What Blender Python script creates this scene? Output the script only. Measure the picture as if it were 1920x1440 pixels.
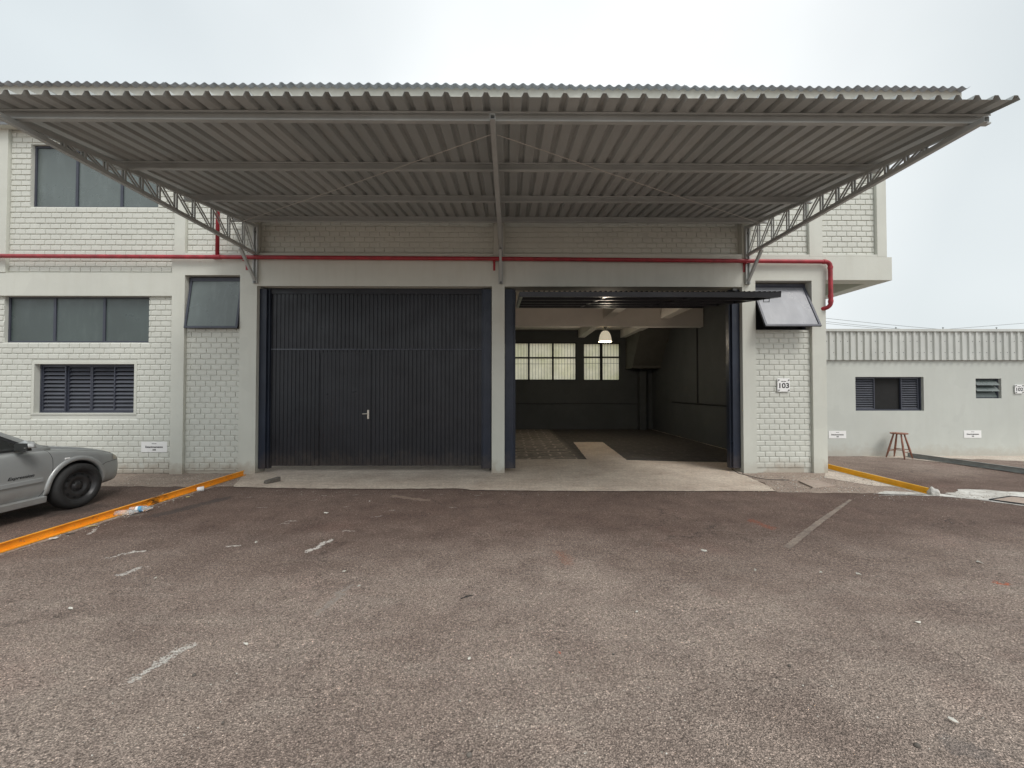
import bpy, math, random
from mathutils import Vector, Matrix
random.seed(7)
R = math.radians
for o in list(bpy.data.objects): bpy.data.objects.remove(o)
scene = bpy.context.scene
col = scene.collection

# ------------------------------------------------------------------ camera
CZ = 1.55
FPX = 740.0                      # focal length in pixels of the 1920 px wide photograph
YAW, PITCH = R(-0.43), R(1.0)
cam_d = bpy.data.cameras.new('camera'); cam = bpy.data.objects.new('camera', cam_d); col.objects.link(cam)
cam.location = (0, 0, CZ); cam.rotation_euler = (R(90) + PITCH, 0, YAW)
cam_d.sensor_width = 36; cam_d.lens = 36 * FPX / 1920; cam_d.clip_start = 0.05; cam_d.clip_end = 2000
scene.camera = cam

# ------------------------------------------------------------------ sky and sun (overcast)
SUN_EL, SUN_AZ = R(52), R(142)   # azimuth clockwise from +Y
w = bpy.data.worlds.new('World'); scene.world = w; w.use_nodes = True
nt = w.node_tree; nt.nodes.clear()
n_out = nt.nodes.new('ShaderNodeOutputWorld'); n_bg = nt.nodes.new('ShaderNodeBackground')
n_bg.inputs['Strength'].default_value = 0.1
sky = nt.nodes.new('ShaderNodeTexSky'); sky.sky_type = 'NISHITA'; sky.sun_disc = False
sky.sun_elevation = SUN_EL; sky.sun_rotation = SUN_AZ; sky.dust_density = 4; sky.air_density = 1.2
hs = nt.nodes.new('ShaderNodeHueSaturation'); hs.inputs['Saturation'].default_value = 0.2
nt.links.new(sky.outputs[0], hs.inputs['Color'])
tc = nt.nodes.new('ShaderNodeTexCoord'); nz = nt.nodes.new('ShaderNodeTexNoise')
nz.inputs['Scale'].default_value = 1.3; nz.inputs['Detail'].default_value = 4; nz.inputs['Roughness'].default_value = 0.45
nt.links.new(tc.outputs['Generated'], nz.inputs['Vector'])
rp = nt.nodes.new('ShaderNodeValToRGB')
rp.color_ramp.elements[0].position = 0.30; rp.color_ramp.elements[0].color = (5.9, 6.2, 6.35, 1)
rp.color_ramp.elements[1].position = 0.66; rp.color_ramp.elements[1].color = (8.0, 8.2, 8.2, 1)
nt.links.new(nz.outputs['Fac'], rp.inputs['Fac'])
mx = nt.nodes.new('ShaderNodeMix'); mx.data_type = 'RGBA'; mx.inputs[0].default_value = 0.86
sx_ = nt.nodes.new('ShaderNodeSeparateXYZ'); nt.links.new(tc.outputs['Generated'], sx_.inputs[0])
ab = nt.nodes.new('ShaderNodeMath'); ab.operation = 'MULTIPLY_ADD'; ab.inputs[1].default_value = 0.5; ab.inputs[2].default_value = 0.5; nt.links.new(sx_.outputs[0], ab.inputs[0])
rs = nt.nodes.new('ShaderNodeValToRGB'); es = rs.color_ramp.elements
es[0].position = 0.18; es[0].color = (0.80, 0.84, 0.86, 1); es[1].position = 0.5; es[1].color = (1.0, 1.0, 1.0, 1); e3 = es.new(0.74); e3.color = (0.98, 0.98, 0.98, 1); e4 = es.new(0.86); e4.color = (0.72, 0.755, 0.77, 1)
nt.links.new(ab.outputs[0], rs.inputs['Fac'])
mm = nt.nodes.new('ShaderNodeMix'); mm.data_type = 'RGBA'; mm.blend_type = 'MULTIPLY'; mm.inputs[0].default_value = 1.0
nt.links.new(rp.outputs['Color'], mm.inputs[6]); nt.links.new(rs.outputs['Color'], mm.inputs[7])
nt.links.new(hs.outputs['Color'], mx.inputs[6]); nt.links.new(mm.outputs[2], mx.inputs[7])
nt.links.new(mx.outputs[2], n_bg.inputs['Color']); nt.links.new(n_bg.outputs[0], n_out.inputs['Surface'])
sd = bpy.data.lights.new('sun', 'SUN'); sd.energy = 1.1; sd.angle = R(22); sd.color = (1.0, 0.965, 0.92)
sun = bpy.data.objects.new('sun', sd); col.objects.link(sun)
sdir = Vector((math.sin(SUN_AZ) * math.cos(SUN_EL), math.cos(SUN_AZ) * math.cos(SUN_EL), math.sin(SUN_EL)))
sun.rotation_euler = (-sdir).to_track_quat('-Z', 'Y').to_euler(); sun.location = (20, -20, 30)
scene.view_settings.view_transform = 'Standard'; scene.view_settings.look = 'None'
scene.view_settings.exposure = 0.62; scene.view_settings.gamma = 1.0
scene.render.engine = 'CYCLES'
scene.cycles.max_bounces = 8; scene.cycles.diffuse_bounces = 5; scene.cycles.transmission_bounces = 6

# ------------------------------------------------------------------ photograph pixel -> metres on a plane
CR = (Matrix.Rotation(YAW, 3, 'Z') @ Matrix.Rotation(R(90) + PITCH, 3, 'X'))
def ray(px, py): return CR @ Vector(((px - 960) / FPX, -(py - 720) / FPX, -1.0))
def P(px, py, Y):
    d = ray(px, py); t = Y / d.y
    return d.x * t, CZ + d.z * t
def X(px, Y, py=700): return P(px, py, Y)[0]
def Z(py, Y, px=960): return P(px, py, Y)[1]
def G(px, py, z=0.0):
    d = ray(px, py); t = (z - CZ) / d.z
    return Vector((d.x * t, d.y * t, z))

# ------------------------------------------------------------------ mesh helpers
class MB:
    def __init__(s): s.v = []; s.f = []; s.mi = []; s.cur = 0
    def face(s, pts, mi=None):
        b = len(s.v); s.v += [tuple(p) for p in pts]; s.f.append(tuple(range(b, b + len(pts)))); s.mi.append(s.cur if mi is None else mi)
    def hexa(s, p):                                # 8 corners: bottom ring then top ring
        b = len(s.v); s.v += [tuple(q) for q in p]
        for f in ((0, 3, 2, 1), (4, 5, 6, 7), (0, 1, 5, 4), (1, 2, 6, 5), (2, 3, 7, 6), (3, 0, 4, 7)):
            s.f.append(tuple(b + i for i in f)); s.mi.append(s.cur)
    def box(s, x0, x1, y0, y1, z0, z1):
        s.hexa([(x0, y0, z0), (x1, y0, z0), (x1, y1, z0), (x0, y1, z0), (x0, y0, z1), (x1, y0, z1), (x1, y1, z1), (x0, y1, z1)])
    def bar(s, a, b, w, h, up=(0, 0, 1)):          # rectangular bar between two points
        a = Vector(a); b = Vector(b); d = (b - a).normalized(); up = Vector(up)
        if abs(d.dot(up)) > 0.99: up = Vector((0, 1, 0))
        sd_ = d.cross(up).normalized(); u = sd_.cross(d).normalized()
        q = []
        for c in (a, b):
            for i, j in ((-1, -1), (1, -1), (1, 1), (-1, 1)): q.append(c + sd_ * (i * w / 2) + u * (j * h / 2))
        s.hexa(q)
    def tube(s, pts, r, n=10, caps=True):
        pts = [Vector(p) for p in pts]; m = len(pts); b = len(s.v)
        rr = r if isinstance(r, (list, tuple)) else [r] * m
        prev = None
        for i in range(m):
            d = ((pts[min(i + 1, m - 1)] - pts[max(i - 1, 0)])).normalized()
            if prev is None:
                a = Vector((0, 0, 1)) if abs(d.z) < 0.9 else Vector((1, 0, 0)); sd_ = d.cross(a).normalized()
            else: sd_ = (prev - d * prev.dot(d)).normalized()
            prev = sd_; u = d.cross(sd_)
            for k in range(n):
                t = 2 * math.pi * k / n
                s.v.append(tuple(pts[i] + (sd_ * math.cos(t) + u * math.sin(t)) * rr[i]))
        for i in range(m - 1):
            for k in range(n):
                s.f.append((b + i * n + k, b + i * n + (k + 1) % n, b + (i + 1) * n + (k + 1) % n, b + (i + 1) * n + k)); s.mi.append(s.cur)
        if caps:
            s.f.append(tuple(b + k for k in range(n))[::-1]); s.mi.append(s.cur)
            s.f.append(tuple(b + (m - 1) * n + k for k in range(n))); s.mi.append(s.cur)
    def lathe(s, prof, c, axis='Z', n=32):         # prof: (radius, height along axis)
        b = len(s.v); c = Vector(c)
        for r, h in prof:
            for k in range(n):
                t = 2 * math.pi * k / n; p, q = r * math.cos(t), r * math.sin(t)
                s.v.append(tuple(c + (Vector((p, q, h)) if axis == 'Z' else Vector((h, p, q)) if axis == 'X' else Vector((p, h, q)))))
        for i in range(len(prof) - 1):
            for k in range(n):
                s.f.append((b + i * n + k, b + i * n + (k + 1) % n, b + (i + 1) * n + (k + 1) % n, b + (i + 1) * n + k)); s.mi.append(s.cur)
    def prism(s, poly, p0, ax, du, dv):            # 2-D polygon swept from p0 along vector ax; du, dv the plane axes
        p0 = Vector(p0); ax = Vector(ax); du = Vector(du); dv = Vector(dv); n = len(poly); b = len(s.v)
        for e in (Vector((0, 0, 0)), ax):
            for u, v in poly: s.v.append(tuple(p0 + e + du * u + dv * v))
        for k in range(n): s.f.append((b + k, b + (k + 1) % n, b + n + (k + 1) % n, b + n + k)); s.mi.append(s.cur)
        s.f.append(tuple(b + k for k in range(n))[::-1]); s.f.append(tuple(b + n + k for k in range(n))); s.mi += [s.cur, s.cur]
    def build(s, name, mat, parent=None, smooth=False, bevel=0, solid=0, sub=0):
        me = bpy.data.meshes.new(name); me.from_pydata(s.v, [], s.f)
        mats = mat if isinstance(mat, (list, tuple)) else [mat]
        for m in mats: me.materials.append(m)
        me.polygons.foreach_set('material_index', s.mi)
        if smooth: me.polygons.foreach_set('use_smooth', [True] * len(s.f))
        me.update()
        import bmesh
        bm = bmesh.new(); bm.from_mesh(me)
        if smooth: bmesh.ops.remove_doubles(bm, verts=bm.verts, dist=1e-5)
        bmesh.ops.recalc_face_normals(bm, faces=bm.faces); bm.to_mesh(me); bm.free()
        o = bpy.data.objects.new(name, me); col.objects.link(o)
        if parent:
            o.parent = parent
            if parent.type == 'EMPTY': o.matrix_parent_inverse = Matrix.Translation(-parent.location)
        if bevel:
            m = o.modifiers.new('bevel', 'BEVEL'); m.width = bevel; m.segments = 2; m.limit_method = 'ANGLE'
        if solid:
            m = o.modifiers.new('solid', 'SOLIDIFY'); m.thickness = solid
        if sub:
            m = o.modifiers.new('sub', 'SUBSURF'); m.levels = sub; m.render_levels = sub
        return o
def tag(o, label=None, cat=None, group=None, kind=None):
    if label: o['label'] = label
    if cat: o['category'] = cat
    if group: o['group'] = group
    if kind: o['kind'] = kind
    return o
def thing(name, loc, label, cat, group=None):
    o = bpy.data.objects.new(name, None); col.objects.link(o); o.location = loc; o.empty_display_size = 0.2
    return tag(o, label, cat, group)
def struct(o, label=None, cat=None): return tag(o, label, cat, kind='structure')
def text_mb(txt, size, c, name, mat, parent, axis='front', bold=0.0, shear=0.0, sx=1.0):
    cu = bpy.data.curves.new(name, 'FONT'); cu.body = txt; cu.size = size; cu.align_x = 'CENTER'; cu.align_y = 'CENTER'
    cu.offset = bold; cu.shear = shear; cu.extrude = 0.0008
    t = bpy.data.objects.new(name, cu); col.objects.link(t)
    dg = bpy.context.evaluated_depsgraph_get(); me = bpy.data.meshes.new_from_object(t.evaluated_get(dg))
    bpy.data.objects.remove(t)
    M = Matrix.Rotation(R(90), 4, 'X')
    if axis == 'side': M = Matrix.Rotation(R(90), 4, 'Z') @ M
    me.transform(Matrix.Translation(c) @ M @ Matrix.Diagonal((sx, 1, 1, 1))); me.materials.clear(); me.materials.append(mat)
    o = bpy.data.objects.new(name, me); col.objects.link(o); o.parent = parent
    if parent.type == 'EMPTY': o.matrix_parent_inverse = Matrix.Translation(-parent.location)
    return o

# ------------------------------------------------------------------ materials
def mat_new(name):
    m = bpy.data.materials.new(name); m.use_nodes = True
    return m, m.node_tree, m.node_tree.nodes['Principled BSDF']
def N(nt, t, **kw):
    n = nt.nodes.new(t)
    for k, v in kw.items():
        if k in n.inputs: n.inputs[k].default_value = v
        else: setattr(n, k, v)
    return n
def pos(nt): 
    return N(nt, 'ShaderNodeNewGeometry').outputs['Position']
def noise(nt, scale, detail=3, rough=0.5, vec=None):
    n = N(nt, 'ShaderNodeTexNoise', Scale=scale, Detail=detail, Roughness=rough)
    nt.links.new(vec if vec is not None else pos(nt), n.inputs['Vector']); return n.outputs['Fac']
def ramp(nt, fac, stops):
    r = N(nt, 'ShaderNodeValToRGB'); e = r.color_ramp.elements
    while len(e) < len(stops): e.new(0.5)
    for i, (p, c) in enumerate(stops):
        e[i].position = p; e[i].color = (c, c, c, 1) if isinstance(c, (int, float)) else (*c, 1)
    nt.links.new(fac, r.inputs['Fac']); return r.outputs['Color']
def mix(nt, a, b, fac, mode='MIX'):
    m = N(nt, 'ShaderNodeMix', data_type='RGBA', blend_type=mode)
    for s, v in ((0, fac), (6, a), (7, b)):
        if hasattr(v, 'links') or isinstance(v, bpy.types.NodeSocket): nt.links.new(v, m.inputs[s])
        elif s == 0: m.inputs[0].default_value = v
        else: m.inputs[s].default_value = (*v, 1)
    return m.outputs[2]
def math_(nt, op, a, b=0.0, clamp=False):
    m = N(nt, 'ShaderNodeMath', operation=op, use_clamp=clamp)
    for i, v in enumerate((a, b)):
        if isinstance(v, bpy.types.NodeSocket): nt.links.new(v, m.inputs[i])
        else: m.inputs[i].default_value = v
    return m.outputs[0]
def bump(nt, bs, h, strength=0.3, dist=0.01):
    b = N(nt, 'ShaderNodeBump', Strength=strength, Distance=dist); nt.links.new(h, b.inputs['Height']); nt.links.new(b.outputs[0], bs.inputs['Normal'])
def stretch(nt, sx, sy, sz):
    m = N(nt, 'ShaderNodeMapping'); m.inputs['Scale'].default_value = (sx, sy, sz); nt.links.new(pos(nt), m.inputs['Vector']); return m.outputs[0]

def plain(name, c, rough=0.5, metal=0.0, var=0.12, vscale=3.0, bscale=60, bstr=0.08, bdist=0.004, spec=0.5):
    m, t, b = mat_new(name)
    f = noise(t, vscale, 5, 0.6)
    cc = mix(t, tuple(x * (1 - var) for x in c), tuple(min(1, x * (1 + var)) for x in c), ramp(t, f, [(0.3, 0.0), (0.7, 1.0)]))
    t.links.new(cc, b.inputs['Base Color'])
    b.inputs['Metallic'].default_value = metal; b.inputs['Specular IOR Level'].default_value = spec
    rr = math_(t, 'MULTIPLY_ADD', noise(t, vscale * 3, 4), 0.2); 
    rr.node.inputs[2].default_value = rough - 0.1; t.links.new(rr, b.inputs['Roughness'])
    if bstr: bump(t, b, noise(t, bscale, 3), bstr, bdist)
    return m

def wall_paint(name, c, bstr=0.25, streak=0.10, mud=0.7):
    m, t, b = mat_new(name)
    f = noise(t, 0.9, 6, 0.65); st = noise(t, 1.0, 5, 0.6, stretch(t, 7, 7, 0.8)); sp = noise(t, 30, 3, 0.7)
    cc = mix(t, tuple(x * 0.93 for x in c), tuple(x * 1.04 for x in c), ramp(t, f, [(0.3, 0.0), (0.7, 1.0)]))
    cc = mix(t, cc, tuple(x * 0.80 for x in (c[0] * 1.0, c[1] * 0.97, c[2] * 0.92)), math_(t, 'MULTIPLY', ramp(t, st, [(0.48, 0.0), (0.72, 1.0)]), streak * 2.6))
    cc = mix(t, cc, tuple(x * 0.82 for x in c), math_(t, 'MULTIPLY', ramp(t, sp, [(0.62, 0.0), (0.72, 1.0)]), 0.3))
    # splash-back dirt low on the wall: brownish mud with a ragged upper edge
    sep = N(t, 'ShaderNodeSeparateXYZ'); t.links.new(pos(t), sep.inputs[0])
    hz = math_(t, 'SUBTRACT', math_(t, 'MULTIPLY', noise(t, 5, 5, 0.7), 0.55), sep.outputs[2])
    cc = mix(t, cc, (0.36, 0.30, 0.235), math_(t, 'MULTIPLY', ramp(t, hz, [(0.0, 0.0), (0.22, 1.0)]), mud))
    pt = ramp(t, noise(t, 1.7, 2, 0.4), [(0.60, 0.0), (0.615, 1.0)])
    cc = mix(t, cc, tuple(x * 0.94 for x in c), math_(t, 'MULTIPLY', pt, 0.6))
    ch = ramp(t, noise(t, 17, 5, 0.75), [(0.70, 0.0), (0.73, 1.0)])
    cc = mix(t, cc, (0.42, 0.36, 0.29), math_(t, 'MULTIPLY', ch, 0.35))
    t.links.new(cc, b.inputs['Base Color']); b.inputs['Roughness'].default_value = 0.62
    h = math_(t, 'ADD', noise(t, 55, 4, 0.6), math_(t, 'MULTIPLY', noise(t, 9, 3), 1.2))
    bump(t, b, h, bstr, 0.006); return m

M_plaster = wall_paint('plaster', (0.60, 0.61, 0.55))
M_brick = wall_paint('painted_brick', (0.615, 0.625, 0.57), 0.2, 0.06)
M_lowwall = wall_paint('low_plaster', (0.54, 0.56, 0.52), 0.15, 0.05, 0.4)
M_steel = plain('grey_steel', (0.43, 0.45, 0.44), 0.45, 0, 0.10, 2.5, 90, 0.05)
M_sheet, t_, b_ = mat_new('roof_sheet')
oi_ = N(t_, 'ShaderNodeObjectInfo')
cc_ = mix(t_, (0.365, 0.39, 0.385), (0.435, 0.455, 0.445), ramp(t_, oi_.outputs['Random'], [(0.0, 0.0), (1.0, 1.0)]))
cc_ = mix(t_, cc_, (0.30, 0.29, 0.26), math_(t_, 'MULTIPLY', ramp(t_, noise(t_, 1.4, 6, 0.7, stretch(t_, 6, 0.7, 1)), [(0.5, 0.0), (0.75, 1.0)]), 0.5))
cc_ = mix(t_, cc_, (0.33, 0.22, 0.15), math_(t_, 'MULTIPLY', ramp(t_, noise(t_, 22, 5, 0.8), [(0.70, 0.0), (0.74, 1.0)]), 0.5))
t_.links.new(cc_, b_.inputs['Base Color']); b_.inputs['Roughness'].default_value = 0.5
M_fibro = plain('fibre_cement', (0.40, 0.44, 0.475), 0.85, 0, 0.25, 4, 80, 0.2)
M_blade = plain('blade_paint', (0.085, 0.09, 0.108), 0.4, 0, 0.12, 5, 60, 0.03)
M_navy = plain('navy_paint', (0.030, 0.036, 0.052), 0.42, 0, 0.25, 1.5, 14, 0.10, 0.01)
M_char = plain('charcoal_paint', (0.036, 0.037, 0.043), 0.38, 0, 0.22, 2.0, 30, 0.10, 0.006)
M_frame = plain('window_frame', (0.045, 0.05, 0.07), 0.4, 0, 0.15, 5, 60, 0.03)
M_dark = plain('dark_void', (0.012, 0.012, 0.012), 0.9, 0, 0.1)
M_red = plain('red_paint', (0.34, 0.028, 0.040), 0.42, 0, 0.32, 6, 25, 0.1)
M_wood = plain('stool_wood', (0.28, 0.125, 0.085), 0.5, 0, 0.25, 12, 80, 0.05)
M_oldwood = plain('weathered_wood', (0.12, 0.105, 0.09), 0.85, 0, 0.35, 25, 120, 0.4)
M_rail = plain('rail_steel', (0.17, 0.18, 0.175), 0.6, 0.2, 0.25, 8, 60, 0.1)
M_white = plain('sign_white', (0.86, 0.86, 0.85), 0.35, 0, 0.02)
M_black = plain('black_ink', (0.015, 0.015, 0.018), 0.5, 0, 0.05)
M_chrome = plain('bare_metal', (0.62, 0.58, 0.52), 0.3, 0.9, 0.1, 20)
M_rubber = plain('rubber', (0.022, 0.022, 0.022), 0.75, 0, 0.2, 20, 80, 0.15)
M_wheel = plain('wheel_steel', (0.030, 0.030, 0.031), 0.4, 0.0, 0.2, 20)
M_plastic = plain('black_plastic', (0.025, 0.026, 0.028), 0.5, 0, 0.1)
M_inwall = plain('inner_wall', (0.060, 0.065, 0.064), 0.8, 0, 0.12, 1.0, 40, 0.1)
M_inbeam = plain('inner_concrete', (0.80, 0.76, 0.70), 0.8, 0, 0.08, 1.0, 40, 0.1)
M_inkdark = plain('dark_trim', (0.015, 0.016, 0.017), 0.7, 0, 0.1)
M_cement = plain('cement_white', (0.55, 0.55, 0.52), 0.9, 0, 0.25, 14, 60, 0.5, 0.01)
M_paper = plain('litter_paper', (0.62, 0.60, 0.54), 0.8, 0, 0.2, 30)
M_yellowlit = plain('litter_yellow', (0.60, 0.50, 0.20), 0.7, 0, 0.2, 30)

def door_paint(name, c):
    m, t, b = mat_new(name)
    cc = mix(t, tuple(x * .8 for x in c), tuple(x * 1.25 for x in c), ramp(t, noise(t, 1.3, 6, 0.65), [(0.3, 0.0), (0.7, 1.0)]))
    cc = mix(t, cc, (0.095, 0.095, 0.095), math_(t, 'MULTIPLY', ramp(t, noise(t, 7, 6, 0.75, stretch(t, 2.5, 1, 0.5)), [(0.60, 0.0), (0.72, 1.0)]), 0.30))
    cc = mix(t, cc, (0.22, 0.21, 0.19), math_(t, 'MULTIPLY', ramp(t, noise(t, 45, 5, 0.8), [(0.70, 0.0), (0.735, 1.0)]), 0.5))
    sep = N(t, 'ShaderNodeSeparateXYZ'); t.links.new(pos(t), sep.inputs[0])
    hz = math_(t, 'SUBTRACT', math_(t, 'MULTIPLY', noise(t, 6, 5, 0.7), 0.8), sep.outputs[2])
    cc = mix(t, cc, (0.13, 0.10, 0.08), math_(t, 'MULTIPLY', ramp(t, hz, [(0.0, 0.0), (0.35, 1.0)]), 0.35))
    t.links.new(cc, b.inputs['Base Color'])
    t.links.new(ramp(t, noise(t, 2.4, 5, 0.7), [(0.3, 0.27), (0.7, 0.50)]), b.inputs['Roughness'])
    b.inputs['Specular IOR Level'].default_value = 0.38
    bump(t, b, math_(t, 'ADD', noise(t, 3.0, 4, 0.5), math_(t, 'MULTIPLY', noise(t, 30, 3), .08)), 0.35, 0.03); return m
M_char = door_paint('charcoal_paint', (0.018, 0.019, 0.024))
M_navy = door_paint('navy_paint', (0.018, 0.024, 0.040))
def glass_mat(name, c, rough, bscale, bstr, spec=0.8, var=0.12):
    m, t, b = mat_new(name)
    f = noise(t, 2.2, 4, 0.6)
    t.links.new(mix(t, tuple(x * (1 - var) for x in c), tuple(x * (1 + var) for x in c), ramp(t, f, [(0.3, 0.0), (0.7, 1.0)])), b.inputs['Base Color'])
    t.links.new(ramp(t, noise(t, 1.6, 5, 0.6), [(0.35, rough), (0.65, rough + .18)]), b.inputs['Roughness']); b.inputs['Specular IOR Level'].default_value = spec
    if bstr:
        c0 = b.inputs['Base Color'].links[0].from_socket
        c1 = mix(t, c0, tuple(min(1, x * 1.5 + .03) for x in c), math_(t, 'MULTIPLY', ramp(t, noise(t, 3.2, 5, 0.7, stretch(t, 2.2, 1, 0.6)), [(0.5, 0.0), (0.75, 1.0)]), 0.45))  # pale and dark blotches paint uneven reflections into the glass colour
        c1 = mix(t, c1, tuple(x * .6 for x in c), math_(t, 'MULTIPLY', ramp(t, noise(t, 1.1, 3, 0.5), [(0.45, 0.0), (0.65, 1.0)]), 0.5))
        t.links.new(c1, b.inputs['Base Color'])
        bump(t, b, noise(t, bscale, 2), bstr, 0.004)
    return m
M_glass = glass_mat('frosted_glass', (0.105, 0.13, 0.125), 0.22, 110, 0.45)
M_glass_dk = glass_mat('frosted_glass_lower', (0.06, 0.082, 0.078), 0.25, 110, 0.5)
M_glass_aw = glass_mat('rippled_glass_skylit', (0.20, 0.21, 0.235), 0.25, 90, 0.6, 0.7)  # base colour paled to stand in for sky reflected by the tilted sash
M_carglass = glass_mat('car_glass', (0.035, 0.037, 0.036), 0.04, 3, 0.0, 1.0)

def translucent(name, c):
    m, t, b = mat_new(name); t.nodes.remove(b)
    o = t.nodes['Material Output']; tr = N(t, 'ShaderNodeBsdfTranslucent'); gl = N(t, 'ShaderNodeBsdfGlossy', Roughness=0.3)
    f = noise(t, 3.0, 4, 0.6)
    g = noise(t, 1.4, 4, 0.6)
    cc = mix(t, tuple(x * 0.8 for x in c), c, ramp(t, f, [(0.3, 0.0), (0.7, 1.0)]))
    cc = mix(t, cc, (c[0] * 0.66, c[1] * 0.70, c[2] * 0.50), math_(t, 'MULTIPLY', ramp(t, g, [(0.42, 0.0), (0.7, 1.0)]), 0.6))
    t.links.new(cc, tr.inputs['Color'])
    ms = N(t, 'ShaderNodeMixShader'); ms.inputs[0].default_value = 0.06
    t.links.new(tr.outputs[0], ms.inputs[1]); t.links.new(gl.outputs[0], ms.inputs[2]); t.links.new(ms.outputs[0], o.inputs['Surface']); return m
M_backglass = translucent('milky_glass', (0.92, 0.89, 0.68))

def orange_mat():
    m, t, b = mat_new('orange_paint')
    f = noise(t, 6, 4, 0.6); cc = mix(t, (0.90, 0.33, 0.015), (1.0, 0.44, 0.03), ramp(t, f, [(0.3, 0.0), (0.7, 1.0)]))
    # black tyre rub on the left kerb and random chips
    a = G(290, 945); 
    sub = N(t, 'ShaderNodeVectorMath', operation='DISTANCE'); t.links.new(pos(t), sub.inputs[0]); sub.inputs[1].default_value = (a.x + 0.03, a.y, 0.05)
    d = ramp(t, sub.outputs['Value'], [(0.0, 1.0), (0.28, 0.0)])
    blot = ramp(t, noise(t, 28, 4, 0.7, stretch(t, 1, 0.35, 1)), [(0.46, 0.0), (0.54, 1.0)])
    cc = mix(t, cc, (0.05, 0.03, 0.02), math_(t, 'MULTIPLY', d, blot))
    cc = mix(t, cc, (0.30, 0.20, 0.12), math_(t, 'MULTIPLY', ramp(t, noise(t, 26, 5, 0.75), [(0.585, 0.0), (0.64, 1.0)]), 0.7))
    t.links.new(cc, b.inputs['Base Color']); b.inputs['Roughness'].default_value = 0.45; return m
M_orange = orange_mat()
M_yellow = plain('yellow_paint', (0.88, 0.47, 0.015), 0.45, 0, 0.12, 8)

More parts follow.
